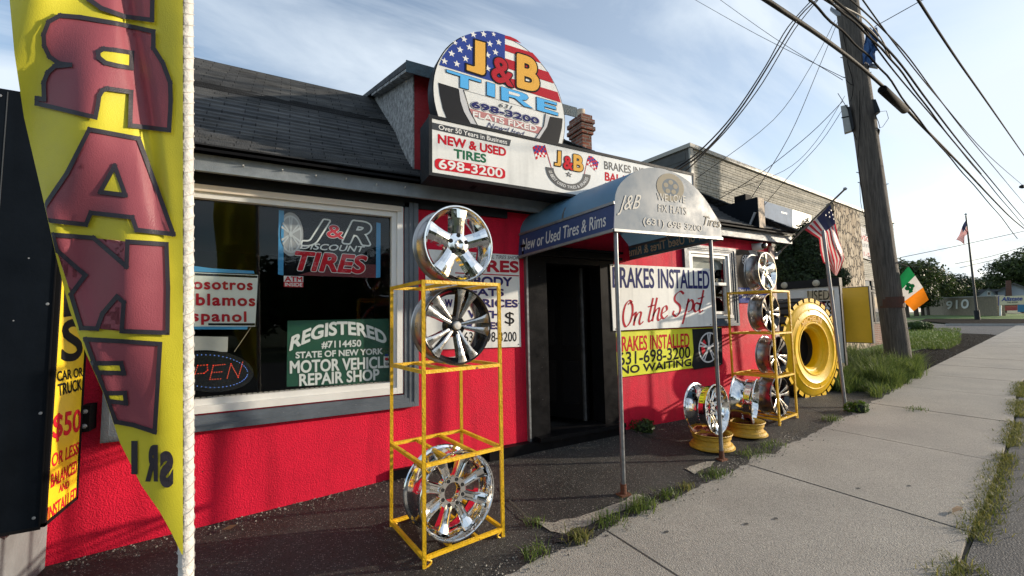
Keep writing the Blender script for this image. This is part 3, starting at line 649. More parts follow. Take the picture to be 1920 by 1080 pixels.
def outlined(pts, mm, out, kq, par, Y, lift, wd):
    P = [onY(*kq(*p), Y) for p in pts]; n = len(P); mb = MB()
    c = sum(P, V()) / n; o2 = []
    for i in range(n):
        a = (P[i] - P[i - 1]).normalized(); b = (P[(i + 1) % n] - P[i]).normalized()
        na = V((a.z, 0, -a.x)); nb2 = V((b.z, 0, -b.x)); nn = (na + nb2)
        nn = nn.normalized() * min(2.2, 1 / max(.45, nn.normalized().dot(na))) if nn.length > .01 else na
        o2.append(nn)
    area = sum(P[i].x * P[(i + 1) % n].z - P[(i + 1) % n].x * P[i].z for i in range(n)); s = 1 if area > 0 else -1
    MB().poly([p + q * wd * s + NY * lift for p, q in zip(P, o2)]).build('print', out, par, fix=False)
    MB().poly([p + NY * (lift + .002) for p in P]).build('print', mm, par, fix=False)
outlined([(1595, 500), (1630, 505), (1628, 655), (1618, 670), (1558, 660), (1560, 632), (1592, 638)], GOLDI, INK, k, LS, Q, .002, .012)
line('&', AY(k(1660, 695), k(1757, 712), k(1660, 555), Q), .005, LS, REDI, .05, outline=(INK, .04))
line('B', AY(k(1775, 712), k(1872, 730), k(1775, 545), Q), .005, LS, GOLDI, .06, outline=(INK, .05))
fa = Aff(onY(*k(1718, 725), Q), onY(*k(1963, 770), Q), onY(*k(1718, 510), Q), NY)
disc(fa, 0, 0, 1, 1, .0035, LS, STRIP, 180, 360, r0=.66)
line('LI BEST USED TIRES & BRAKES', fa, .0055, LS, WHITEI, .02, warp=lambda u, v: ((.76 + .14 * (1 - v)) * math.cos(R(192 + 156 * u)), (.76 + .14 * (1 - v)) * math.sin(R(192 + 156 * u))))
shape(fa, star_pts(0, -.18, .16, .16), .003, LS, INK); shape(fa, star_pts(0, -.18, .10, .10), .004, LS, GREYI)
LT('BRAKES INSTALLED', (552, 420), (985, 496), (550, 368), STRIP, k8, bold=.03); LT('BALANCING', (556, 497), (890, 556), (556, 443), REDI, k8, bold=.045); LT('TIRES', (557, 560), (760, 598), (557, 515), GREENI, k8, bold=.045)
# ---- round roof sign
CS = thing('round_sign', 'big round roof sign with flag pattern, gold letters and tyre ring', 'sign', (1.99, 3.75, 3.1))
CYY = 3.75; sc_ = CYY / 3.5; ccx, ccz, crr = 1.862 * sc_, EYE + (3.70 - EYE) * sc_, .735 * sc_
rotm = Matrix.Translation((ccx, CYY, ccz))
m = MB().lathe([(crr - .012, 0), (crr, .004), (crr, .15), (0, .15)], 72, rotm); m.build('cabinet', DARKF, CS, smooth=30)
m = MB().lathe([(0, .0), (crr - .012, .0), (crr - .012, .01), (0, .01)], 72, rotm); m.build('sign_face', SIGNW, CS, smooth=30)
for dx in (-.35, .35): m = MB(); m.bar((ccx + dx, CYY + .1, ccz - .9), (ccx + dx, CYY + .1, ccz - .55), .05); m.bar((ccx + dx, CYY + .15, ccz + .1), (ccx + dx, DY + .02, ccz - .15), .03); m.build('support', STEEL, CS)
k3 = kk(780, 40, 6); CF = CYY - .0005
def CP(pts, mm, lift=.002): return LP(pts, mm, k3, CS, CF, lift)
CP([(262, 492), (300, 395), (370, 300), (460, 215), (560, 155), (680, 118), (800, 108), (900, 122), (1000, 155), (1000, 715), (760, 645)], BLUEI)
for s in ([(1000, 158), (1060, 172), (1130, 205), (1185, 250), (1000, 193)], [(1000, 258), (1310, 355), (1360, 410), (1408, 472), (1000, 330)], [(1000, 415), (1490, 572), (1550, 700), (1000, 520)], [(1000, 622), (1592, 797), (1630, 915), (1000, 715)]): CP(s, CRIM)
for x, y in [(645, 150), (760, 145), (873, 147), (540, 203), (440, 243), (495, 322), (600, 295), (830, 255), (930, 238), (400, 365), (320, 450), (458, 480), (557, 422), (893, 350), (805, 380), (805, 530)]:
    p = onY(*k3(x, y), CF); rr = .038 if (x, y) not in ((873, 147), (440, 243)) else .028
    MB().poly([(u, p.y - .004, v) for u, v in star_pts(p.x, p.z, rr, rr)]).build('star', WHITEI, CS, fix=False)
outlined([(662, 215), (776, 247), (776, 580), (765, 602), (740, 608), (568, 552), (568, 490), (640, 512), (660, 508)], GOLDI, INK, k3, CS, CF, .006, .018)
line('&', AY(k3(855, 655), k3(1080, 735), k3(855, 385), CF), .006, CS, CRIM, bold=.04, outline=(INK, .04))
line('B', AY(k3(1150, 730), k3(1368, 788), k3(1150, 385), CF), .006, CS, GOLDI, .07, outline=(INK, .045))
for s in ([(340, 545), (730, 665), (730, 692), (588, 650), (588, 770), (495, 745), (495, 622), (345, 574)], [(795, 685), (885, 712), (885, 860), (795, 832)],
          [(1355, 855), (1580, 920), (1580, 946), (1440, 906), (1440, 930), (1570, 966), (1575, 998), (1440, 958), (1440, 985), (1595, 1035), (1595, 1065), (1358, 998)],
          [(955, 738), (1190, 806), (1245, 832), (1262, 862), (1235, 890), (1185, 886), (1310, 980), (1215, 958), (1110, 868), (1040, 850), (1040, 908), (958, 885)]): outlined(s, SKYI, INK, k3, CS, CF, .005, .006)
CP([(1040, 790), (1150, 822), (1170, 838), (1150, 850), (1040, 822)], SIGNW, .009)
CP([(250, 690), (480, 760), (500, 900), (540, 1020), (620, 1160), (345, 1095), (300, 980), (265, 820)], mat('photo_black', (.014, .014, .016), .5, spec=.2)); CP([(1505, 1070), (1650, 1095), (1640, 1200), (1600, 1385), (1380, 1330), (1470, 1190)], MATS['photo_black'])
for s in ([(480, 760), (530, 775), (570, 930), (620, 1050), (690, 1180), (620, 1160), (540, 1020), (500, 900)], [(1450, 1040), (1505, 1070), (1470, 1190), (1380, 1330), (1340, 1315), (1430, 1180)]): CP(s, SILVI, .004)
for a, b in (((528, 775), (600, 1010)), ((600, 1010), (690, 1180)), ((1450, 1040), (1430, 1180)), ((1430, 1180), (1340, 1315))): CP([a, (a[0] + 9, a[1]), (b[0] + 9, b[1]), b], INK, .006)
CP([(530, 768), (1450, 1030), (1450, 1034), (530, 772)], GREYI, .003)
line('631', AY(k3(930, 962), k3(1085, 1000), k3(930, 914), CF), .004, CS, STRIP, .0, .3)
CP([(580, 975), (1425, 1197), (1385, 1268), (632, 1064)], PINKI, .003)
f9 = AY(k3(625, 965), k3(1378, 1156), k3(625, 900), CF)
put('698-3200', f9, .004, CS, NAVYI, grow=.014); put('698-3200', f9, .0055, CS, WHITEI, grow=.011); put('698-3200', f9, .007, CS, NAVYI, grow=.006)
line('FLATS FIXED', AY(k3(640, 1075), k3(1355, 1240), k3(640, 1015), CF), .005, CS, WHITEI, .06)
line('New\u2022Used', AY(k3(795, 1190), k3(1220, 1300), k3(800, 1130), CF), .004, CS, NAVYI, .0, .35)
# ================================================================== wall signs
def board(name, label, corners, Y, m_, depth=.012, mat2=None):
    P = [onY(*p, Y) for p in corners]; b = (P[0] + P[1]) / 2
    t = thing(name, label, 'sign', tuple(b)); MB().prism(P, (0, depth, 0)).build('sign_face', m_, t)
    if mat2:
        c = sum(P, V()) / len(P)
        for q in P[:4]: MB().lathe([(0, -.006), (.006, -.004), (.008, 0)], 10, Matrix.Translation(q.lerp(c, .045) + NY * .001)).build('screw', mat2, t)
    return t
k7 = kk(780, 440, 4.5)
YS = W - .02
TS = board('tyre_sign', 'white enamel tire price sign on the red wall behind the wheel rack', [(797, 467), (973, 478.5), (977, 650), (800, 656)], YS, SIGNW)
def TT(t, b, r, tp, mm, **kw): return line(t, AY(k7(*b), k7(*r), k7(*tp), YS), .002, TS, mm, **kw)
TT('THE ORIGINAL TIRES SHOP.', (400, 188), (866, 212), (400, 158), INK, bold=0, shear=.2)
TT('TIRES', (430, 304), (862, 316), (430, 212), CRIM, bold=.07); LP([(330, 318), (868, 343), (868, 352), (330, 327)], CRIM, k7, TS, YS)
sal = (ORNGI, .018)
TT('NOBODY', (285, 424), (806, 432), (285, 350), NAVYI, bold=.06, outline=sal); TT('BEATS', (383, 510), (738, 516), (383, 452), NAVYI, bold=.06, outline=sal); TT('W', (245, 607), (305, 608), (245, 548), NAVYI, bold=.06, outline=sal)
TT('PRICES', (500, 608), (856, 611), (500, 546), NAVYI, bold=.06, outline=sal); TT('WITH', (440, 700), (702, 703), (440, 641), NAVYI, bold=.06, outline=sal); TT('RATES', (430, 792), (712, 796), (430, 736), NAVYI, bold=.06, outline=sal)
TT('$', (750, 752), (830, 752), (750, 652), INK, bold=0); TT('631-698-3200', (405, 907), (848, 899), (405, 824), INK, bold=.02)
for i in range(6): LP([(110 + i * 17, 498 - i * 7), (122 + i * 17, 498 - i * 7), (140 + i * 17, 458), (128 + i * 17, 458)], INK, k7, TS, YS)
for x, y in ((98, 157), (868, 580), (868, 925)): p = onY(*k7(x, y), YS); MB().lathe([(0, 0), (.009, 0), (.006, -.005), (0, -.006)], 10, Matrix.Translation(p)).build('screw', GALV, TS)
k5 = kk(960, 420, 4)
BW = board('brake_sign', 'white brakes sign with red script lettering right of the doorway', [(1144, 495), (1333, 504), (1336, 611), (1150, 620)], W - .065, SIGNW, mat2=RUST)
YB = W - .065
line('BRAKES INSTALLED', AY(k5(757, 474), k5(1480, 483), k5(755, 325), YB), .002, BW, NAVYI, .045)
def script(strokes, kq, Y, par, mm, w0, w1, nib=35):
    for st in strokes:
        P = []
        for i in range(len(st) - 1):            # Catmull-Rom through the pen path
            p0, p1, p2, p3 = [V((*st[max(0, min(len(st) - 1, j))], 0)) for j in (i - 1, i, i + 1, i + 2)]
            for s in range(8):
                t = s / 8; P.append(.5 * ((2 * p1) + (p2 - p0) * t + (2 * p0 - 5 * p1 + 4 * p2 - p3) * t * t + (3 * p1 - p0 - 3 * p2 + p3) * t ** 3))
        P.append(V((*st[-1], 0))); L = []; U = []
        for i, p in enumerate(P):
            d = (P[min(i + 1, len(P) - 1)] - P[max(i - 1, 0)]); a = math.atan2(-d.y, d.x); w_ = lerp(w0, w1, abs(math.sin(a - R(nib)))); n = V((-d.y, d.x, 0)).normalized() * w_
            L.append(onY(*kq(p.x + n.x, p.y + n.y), Y) + NY * .002); U.append(onY(*kq(p.x - n.x, p.y - n.y), Y) + NY * .002)
        MB().grid([L, U]).build('lettering', mm, par, fix=False)
script([[(900, 590), (880, 575), (852, 605), (835, 670), (836, 735), (855, 770), (885, 735), (903, 670), (902, 610), (885, 590), (870, 605)], [(905, 690), (928, 662), (922, 710), (912, 762)], [(914, 730), (945, 670), (968, 668), (955, 730), (962, 752), (985, 730)],
        [(1058, 555), (1040, 640), (1025, 715), (1032, 732), (1050, 715)], [(1018, 622), (1072, 607)], [(1088, 552), (1070, 640), (1052, 730)], [(1056, 690), (1085, 640), (1105, 635), (1092, 700), (1100, 722), (1120, 705)], [(1125, 672), (1160, 645), (1155, 615), (1132, 632), (1120, 685), (1138, 708), (1168, 685)],
        [(1288, 525), (1262, 505), (1225, 535), (1222, 575), (1255, 610), (1260, 650), (1235, 692), (1208, 675), (1215, 650)], [(1325, 560), (1302, 660), (1278, 750)], [(1308, 610), (1340, 570), (1358, 590), (1348, 640), (1318, 660)], [(1398, 597), (1375, 595), (1364, 635), (1378, 658), (1402, 640), (1412, 605), (1398, 597)], [(1436, 495), (1420, 580), (1406, 640), (1414, 660), (1432, 645)], [(1392, 562), (1442, 545)]],
       k5, YB, BW, CRIM, 2.5, 9)
BY = board('brake_banner', 'lime yellow brakes banner with a wheel photo under the white brakes sign', [(1150, 621.5), (1353, 613.5), (1354.5, 683), (1163, 707.5), (1153, 700)], W - .022, LIME, mat2=GALV)
YBB = W - .022
line('BRAKES INSTALLED', AY(k5(785, 958), k5(1330, 920), k5(785, 848), YBB), .002, BY, REDI, .04); line('631-698-3200', AY(k5(800, 1060), k5(1336, 1002), k5(800, 966), YBB), .002, BY, INK, .03); line('NO WAITING', AY(k5(815, 1126), k5(1342, 1062), k5(815, 1070), YBB), .002, BY, INK, .06)
LP([(1350, 788), (1573, 778), (1580, 1050), (1560, 1062), (1365, 1092), (1348, 1060), (1362, 960)], mat('photo_dark', (.016, .017, .02), .7, var=(4, .5), spec=.08), k5, BY, YBB, .0015)
wheel_print(AY(k5(1475, 925), k5(1562, 915), k5(1475, 792), YBB), 0, 0, 1, 1, .003, BY, 5, cal=REDI)
k5b = kk(1360, 450, 7.2)
PO = board('alignment_poster', 'dark wheel service poster with blue lower band behind the far rack', [(1376, 467), (1449, 473), (1449, 566), (1381.5, 568)], W - .02, mat('poster_photo', (.06, .052, .045), .7, var=(3, .5), spec=.08))
YP = W - .02
LP([(128, 640), (650, 655), (650, 838), (155, 850)], BLUEI, k5b, PO, YP); LP([(628, 190), (650, 190), (650, 660), (640, 660)], BLUEI, k5b, PO, YP, .003)
line('Wheel Alignment Services!', AY(k5b(140, 692), k5b(645, 716), k5b(140, 654), YP), .004, PO, WHITEI, .03); line('Servicio de Alineaci\u00f3n', AY(k5b(222, 782), k5b(640, 778), k5b(222, 736), YP), .004, PO, WHITEI, .03)
wheel_print(AY(k5b(270, 270), k5b(325, 270), k5b(270, 190), YP), 0, 0, 1, 1, .002, PO, 8, split=False); wheel_print(AY(k5b(575, 300), k5b(640, 300), k5b(575, 190), YP), 0, 0, 1, 1, .002, PO, 8, split=False)
LP([(310, 140), (420, 140), (460, 300), (380, 300)], GREYI, k5b, PO, YP)
# security camera under the eave
cm = thing('security_camera', 'white dome security camera under the eave above the poster', 'camera', tuple(onY(1425, 460, W)))
p = onY(1427, 462, W - .13); m = MB(); m.lathe([(0, .12), (.06, .12), (.065, .10), (.065, .0), (.05, -.03), (0, -.03)], 20, Matrix.Translation(p)); m.box((p.x - .05, W - .03, p.z), (p.x + .05, W - .002, 2.79)); m.build('housing', WHITEP, cm, smooth=30)
m = MB().lathe([(.048, -.02), (.045, -.055), (.03, -.075), (0, -.08)], 16, Matrix.Translation(p + V((.0, -.012, 0)))); m.build('lens', GLOSSB, cm, smooth=40)
# ================================================================== things hung behind the shop window
YW = W + .085; kw = kk(340, 340, 2.5717)
def wsign(name, label, corners, m_, d=.006): return board(name, label, [kw(*p) for p in corners], YW, m_, d)
J = wsign('window_poster', 'black discount tires poster taped inside the shop window', [(493, 143), (940, 195), (938, 468), (493, 452)], mat('poster_black', (.008, .008, .011), .8, var=(3, .4), spec=.05))
for s in ([(470, 139), (495, 142), (492, 453), (466, 449)], [(940, 198), (961, 203), (959, 463), (938, 466)]): LP(s, TAPE, kw, J, YW, .004, 'tape')
LP([(770, 395), (938, 402), (938, 466), (560, 453)], mat('dark_red_ink', (.12, .01, .015), .5), kw, J, YW)
wheel_print(AY(kw(528, 255), kw(588, 260), kw(528, 150), YW), 0, 0, 1, 1, .003, J, 6, tyre=GREYI)
def WT(par, t, b, r, tp, mm, **q): return line(t, AY(kw(*b), kw(*r), kw(*tp), YW), .004, par, mm, **q)
WT(J, 'J', (585, 272), (712, 285), (585, 176), INK, bold=.02, shear=.35, outline=(WHITEI, .06)); WT(J, '&', (703, 268), (780, 277), (703, 208), REDI, bold=.03, outline=(WHITEI, .03)); WT(J, 'R', (785, 292), (908, 303), (785, 192), INK, bold=.05, shear=.3, outline=(WHITEI, .06))
WT(J, 'DISCOUNT', (573, 325), (885, 342), (573, 296), WHITEI, bold=.03, shear=.3); WT(J, 'TIRES', (552, 425), (893, 442), (552, 340), REDI, bold=.06, shear=.25, outline=(WHITEI, .03))
A = wsign('atm_sticker', 'small red and white ATM sticker on the shop window', [(494, 455), (588, 458), (588, 511), (494, 509)], SIGNW)
LP([(494, 484), (588, 486), (588, 511), (494, 509)], REDI, kw, A, YW); WT(A, 'ATM', (500, 481), (583, 483), (500, 459), REDI, bold=.05); WT(A, 'INSIDE', (500, 505), (583, 507), (500, 489), WHITEI, bold=.04)
S = wsign('paper_notice', 'white paper notice in red Spanish lettering inside the shop window', [(-90, 432), (370, 452), (356, 700), (-90, 700)], mat('paper', (.72, .74, .70), .7, var=(4, .05)))
WT(S, 'Nosotros', (-10, 517), (342, 523), (-10, 468), CRIM, bold=.05, space=1.15); WT(S, 'hablamos', (-30, 594), (354, 600), (-30, 540), CRIM, bold=.05, space=1.15); WT(S, 'espanol', (0, 672), (312, 676), (0, 622), CRIM, bold=.05, space=1.15)
LP([(-90, 436), (368, 455), (367, 466), (-90, 447)], INK, kw, S, YW); LP([(130, 684), (355, 684), (355, 696), (130, 694)], INK, kw, S, YW); LP([(-90, 428), (60, 408), (150, 420), (350, 432), (352, 446), (-90, 430)], TAPE, kw, S, YW, .003, 'tape'); LP([(-90, 700), (320, 700), (318, 714), (-90, 714)], TAPE, kw, S, YW, .003, 'tape')
G_ = wsign('registered_sign', 'dark green registered repair shop sign standing in the shop window', [(512, 672), (1000, 662), (1006, 972), (508, 990)], SIGNG, .01)
WT(G_, 'REGISTERED', (527, 815), (988, 787), (527, 752), WHITEI, bold=.05, warp=lambda u, v: (u + .022 * (2 * u - 1) * -(v - .3), v + 1.05 * (1 - (2 * u - 1) ** 2)))
for t, b, r, tp in (('#7114450', (677, 803), (866, 795), (677, 772)), ('STATE OF NEW YORK', (552, 853), (970, 832), (552, 824)), ('MOTOR VEHICLE', (525, 925), (1000, 896), (525, 868)), ('REPAIR SHOP', (570, 986), (953, 956), (570, 931))): WT(G_, t, b, r, tp, WHITEI, bold=.05)
K = wsign('card_sticker', 'narrow white payment card sticker at the right edge of the window', [(975, 815), (1003, 815), (1003, 907), (975, 907)], SIGNW)
for y0, mm in ((832, BLUEI), (850, REDI), (872, GREYI)): LP([(981, y0), (996, y0), (996, y0 + 12), (981, y0 + 12)], mm, kw, K, YW, .009)
# neon OPEN sign
OP = thing('open_sign', 'oval open sign with red lit dots inside the shop window', 'sign', tuple(onY(*kw(140, 1005), YW)))
fo = AY(kw(140, 915), kw(348, 925), kw(140, 815), YW)
m = MB().prism([fo(math.cos(R(i * 8)), math.sin(R(i * 8))) for i in range(45)], (0, .02, 0)); m.build('plaque', GLOSSB, OP)
LR = mat('led_red', (.8, .05, .02), .5, emit=((1, .12, .05), 1.5)); LBL = mat('led_blue', (.1, .2, .9), .5, emit=((.2, .4, 1), 1.2))
def dot(mb, p, r): mb.add([p + V((r * math.cos(a * 1.0472), -.004, r * math.sin(a * 1.0472))) for a in range(6)], [(0, 1, 2, 3, 4, 5)])
m = MB()
def path(pts, st=.0155):
    for a, b in zip(pts, pts[1:]):
        pa, pb = onY(*kw(*a), YW), onY(*kw(*b), YW); n = max(1, int((pb - pa).length / st))
        for i in range(n + 1): dot(m, pa.lerp(pb, i / n) + NY * .003, .0024)
path([(55, 960), (80, 888)]); path([(80, 888), (125, 885), (128, 910), (110, 925), (68, 928)]); path([(210, 882), (155, 888), (138, 955), (190, 952)]); path([(148, 922), (195, 918)]); path([(222, 948), (240, 880), (275, 945), (296, 872)])
path([(20, 890), (-10, 905), (-15, 945), (15, 960), (40, 940), (42, 905), (20, 890)])
m.build('led_letter', LR, OP, fix=False); m = MB()
for i in range(56):
    a = R(i * 360 / 56)
    if i % 56: dot(m, fo(.86 * math.cos(a), .78 * math.sin(a)) + NY * .003, .0024)
m.build('led_ring', LBL, OP, fix=False)
m = MB().tube([onY(*kw(255, 822), YW), onY(*kw(335, 705), YW)], .002, 5); m.build('cord', mat('cord_tan', (.4, .35, .25), .7), OP)
NP = wsign('framed_licence', 'pale framed licence behind the open sign in the window', [(-20, 745), (225, 750), (222, 822), (-20, 822)], mat('paper_grey', (.4, .4, .38), .7))
# ================================================================== awning
VINYL = mat('awning_vinyl', (.105, .15, .20), .5, bump=(9, .02), var=(3, .12), spec=.25, trans=.08)
VNAVY = mat('awning_navy', (.035, .06, .16), .4, bump=(9, .03), var=(4, .12), trans=.1, spec=.3)
VTEAL = mat('awning_inside', (.06, .17, .26), .5, var=(3, .1), trans=.25)
AW = thing('awning', 'blue vinyl barrel awning over the shop doorway on two grey posts', 'awning', (3.4, 3.0, 0))
AFL, AFR = V((2.70, 2.935, 2.455)), V((4.34, 3.02, 2.47)); BACK = V((-.36, 1.20, -.11))
afx = (AFR - AFL); afn = V((afx.y, -afx.x, 0)).normalized()
prof = [(1153.5, 431), (1152.3, 379), (1154, 364), (1158, 352), (1164, 343), (1172, 335), (1181, 328), (1191, 322), (1203, 317.5), (1216, 314.4), (1226, 314), (1236, 315), (1247, 317.5), (1258, 321), (1269, 326), (1280, 332), (1290, 339), (1299, 347), (1310, 358), (1319, 369), (1328, 381.5), (1336, 395), (1343, 406), (1348, 414), (1351, 422), (1353.6, 447)]
AP_ = [onP(x, y, AFL, afn) for x, y in prof]
AP_[0] = V((AFL.x, AFL.y, AP_[0].z)); 
m = MB().prism(AP_, -afn * .012); m.build('front_panel', VINYL, AW)
arch = AP_[1:-1]
m = MB().grid([arch, [p + BACK * .33 for p in arch], [p + BACK * .66 for p in arch], [p + BACK for p in arch]]); m.build('canopy', mat('awning_top', (.10, .225, .36), .5, bump=(6, .03), var=(2, .12), trans=.15), AW, smooth=50, fix=False)
lv = [AP_[0], AP_[1], AP_[1] + BACK, AP_[0] + BACK]
m = MB().prism(lv, (.008, 0, 0)); m.build('side_valance', VNAVY, AW)
rv = [AP_[-1], AP_[-2] + V((0, 0, .02)), AP_[-2] + BACK + V((0, 0, .02)), AP_[-1] + BACK]
m = MB().prism(rv, (-.008, 0, 0)); m.build('side_valance', VTEAL, AW)
fr = MB()
for a, b in ((AP_[0], AP_[-1]), (AP_[0], AP_[0] + BACK), (AP_[-1], AP_[-1] + BACK), (AP_[0] + BACK, AP_[-1] + BACK), (AP_[1], AP_[1] + BACK), (AP_[-2], AP_[-2] + BACK)): fr.bar(a + V((.0, .0, -.004)), b + V((0, 0, -.004)), .026)
for i in range(1, len(arch)): 
    for q in (.5,): fr.bar(arch[i - 1] + BACK * q + V((0, 0, -.02)), arch[i] + BACK * q + V((0, 0, -.02)), .02)
fr.build('awning_frame', STEEL, AW)
def af(bl, br, tl): return AP(bl, br, tl, AFL + afn * .001, afn)
PALE = mat('faded_lettering', (.62, .60, .55), .7, spec=.1); EMB = mat('faded_emblem', (.30, .27, .21), .7, spec=.1); SILT = mat('lettering_pale', (.55, .56, .55), .5)
fe = af(k8(998, 545), k8(1088, 560), k8(998, 452))
disc(fe, 0, 0, 1, 1, .002, AW, EMB, r0=.62); disc(fe, 0, 0, .62, .62, .002, AW, mat('emblem_grey', (.14, .17, .20), .7, spec=.1))
for q in range(5):
    a = R(90 + 72 * q); disc(fe, .36 * math.cos(a), .36 * math.sin(a), .17, .17, .003, AW, EMB)
def AT(t, b, r, tp, mm=PALE, **q): return line(t, af(k8(*b), k8(*r), k8(*tp)), .004, AW, mm, **q)
AT('J&B', (640, 700), (792, 688), (648, 602), bold=.0, shear=.35); AT('WE LOVE', (905, 632), (1098, 652), (905, 582), bold=.01); AT('FIX FLATS', (915, 708), (1106, 730), (915, 656), bold=.01); AT('(631) 698 3200', (812, 792), (1208, 842), (812, 748), bold=.02); AT('Tires', (1222, 800), (1332, 818), (1222, 736), EMB, bold=-.01, shear=.35)
vl = AP_[0]; vv = V((AP_[1].z - AP_[0].z,)) if False else (AP_[1] - AP_[0]); nl = V((-1, -.3, 0)).normalized()
FV = Aff(vl + BACK * .95 + vv * .22, vl + BACK * .07 + vv * .22, vl + BACK * .95 + vv * .72, nl)
line('New or Used Tires & Rims', FV, .003, AW, SILT, .02)
wv = AP_[-2] + V((0, 0, .02)) - AP_[-1]
FV2 = Aff(AP_[-1] + BACK * .06 + wv * .2, AP_[-1] + BACK * .95 + wv * .2, AP_[-1] + BACK * .06 + wv * .82, V((-1, -.3, 0)))
line('New or Used Tires & Rims', FV2, .012, AW, mat('lettering_cream', (.72, .62, .42), .5), .025)
for (bx, by), (tx, ty) in (((1169.5, 931), (1154, 431)), ((1353.5, 864), (1332, 452))):
    b = onG(bx, by); t = onP(tx, ty, AFL - afn * .03, afn); t.z += .01
    po = MB().tube([b + V((0, 0, .0)), t], .021, 12).build('post', STEEL, AW, smooth=40)
    m = MB().tube([b + V((0, 0, -.02)), b.lerp(t, .045)], .027, 12); m.box((b.x - .055, b.y - .04, b.z + .0), (b.x + .055, b.y + .04, b.z + .026)); m.build('post_base', RUST, po)
# ================================================================== wheels
def spoke(mb, a, st, z0, mf=0, ms=0, n=7):
    er = V((math.cos(a), 0, math.sin(a))); et = V((-math.sin(a), 0, math.cos(a))); o = V((0, 0, z0)); rows = []
    for r, hw, yf, yb, bu in st:
        prof = [(-hw, yb), (-hw, yf + bu)] + [(hw * q, yf + bu * q * q) for q in (-.72, -.36, 0, .36, .72)] + [(hw, yf + bu), (hw, yb)]
        rows.append([o + er * r + et * t + V((0, y, 0)) for t, y in prof])
    k = len(rows[0])
    for i in range(len(rows) - 1):
        for j in range(k - 1): mb.add([rows[i][j], rows[i][j + 1], rows[i + 1][j + 1], rows[i + 1][j]], [(0, 1, 2, 3)], mf if 0 < j < k - 2 else ms)
    mb.add(rows[-1], [tuple(range(k))], ms); mb.add(rows[0], [tuple(range(k))], ms)
def barrel(mb, Rr, w, M, lipd=.05, mi=0, mo=0):
    h = w / 2
    out = [(Rr - .004, -h), (Rr, -h + .006), (Rr - .004, -h + .016), (Rr - .02, -h + .022), (Rr - .026, -h + .05), (Rr * .86, -h + .075), (Rr * .85, h - .085), (Rr - .03, h - .045), (Rr - .022, h - .02), (Rr - .006, h - .014), (Rr, h - .005), (Rr - .006, h)]
    inn = [(Rr - .03, h - .012), (Rr - .04, h - .04), (Rr * .82, h - .08), (Rr * .82, -h + lipd + .03), (Rr * .90, -h + lipd), (Rr - .022, -h + .012), (Rr - .012, -h)]
    mb.lathe(out + inn, 64, M, closed=True, mis=[mo] * len(out) + [mi] * len(inn))
def wheel_root(name, label, group, Rr): 
    t = thing(name, label, 'wheel', (0, 0, 0), group); return t
def loc_part(mb, name, mats, par, smooth=35):
    o = mb.build(name, mats, None, smooth); o.parent = par; return o
def mk_five(Rr, w, label, group):
    t = wheel_root('alloy_wheel', label, group, Rr); M = Matrix.Translation((0, 0, Rr)); h = w / 2
    mb = MB(); barrel(mb, Rr, w, M, .03, 0, 1); loc_part(mb, 'rim', [CHROME, BRUSH], t)
    mb = MB()
    for q in range(5):
        a = R(90 + 72 * q); spoke(mb, a, [(.03, .05, -h + .035, -h + .11, .004), (.085, .052, -h + .028, -h + .11, .01), (.14, .052, -h + .016, -h + .10, .016), (.20, .058, -h + .006, -h + .085, .016), (Rr - .03, .070, -h + .004, -h + .06, .01), (Rr - .014, .073, -h + .012, -h + .05, .006)], Rr)
    mb.lathe([(.10, -h + .11), (.098, -h + .045), (.085, -h + .03), (.045, -h + .024), (0, -h + .024)], 32, M)
    loc_part(mb, 'spokes', CHROME, t, 40)
    mb = MB().lathe([(.036, -h + .03), (.036, -h + .016), (.028, -h + .008), (.016, -h + .010), (0, -h + .011)], 24, M); loc_part(mb, 'centre_cap', CHROME, t)
    for q in range(5):
        a = R(90 + 72 * q); mb = MB().lathe([(0, -h + .0225), (.016, -h + .0225), (.016, -h + .05)], 16, M @ Matrix.Translation((.068 * math.cos(a), 0, .068 * math.sin(a)))); loc_part(mb, 'lug_hole', BLACK, t, None)
    return t
def mk_ten(Rr, w, label, group):
    t = wheel_root('alloy_wheel', label, group, Rr); M = Matrix.Translation((0, 0, Rr)); h = w / 2
    mb = MB(); barrel(mb, Rr, w, M, .03, 1, 0); loc_part(mb, 'rim', [BRUSH, GLOSSB], t)
    mb = MB()
    for q in range(10):
        a = R(90 + 36 * q + (7 if q % 2 else -7)); spoke(mb, a, [(.035, .013, -h + .04, -h + .10, .002), (.09, .013, -h + .026, -h + .09, .003), (.16, .017, -h + .012, -h + .075, .004), (.22, .025, -h + .005, -h + .06, .004), (Rr - .012, .040, -h + .003, -h + .03, .003)], Rr, 0, 1)
    mb.lathe([(.085, -h + .10), (.08, -h + .05), (.07, -h + .04), (0, -h + .035)], 32, M, mi=1)
    loc_part(mb, 'spokes', [ALLOY, GLOSSB], t, 30)
    mb = MB().lathe([(.033, -h + .045), (.033, -h + .018), (.026, -h + .010), (0, -h + .009)], 24, M); loc_part(mb, 'centre_cap', mat('cap_silver', (.6, .6, .6), .35, .8), t)
    for q in range(5):
        a = R(54 + 72 * q); mb = MB().lathe([(0, -h + .0335), (.014, -h + .0335), (.014, -h + .06)], 16, M @ Matrix.Translation((.058 * math.cos(a), 0, .058 * math.sin(a)))); loc_part(mb, 'lug_hole', BLACK, t, None)
    return t
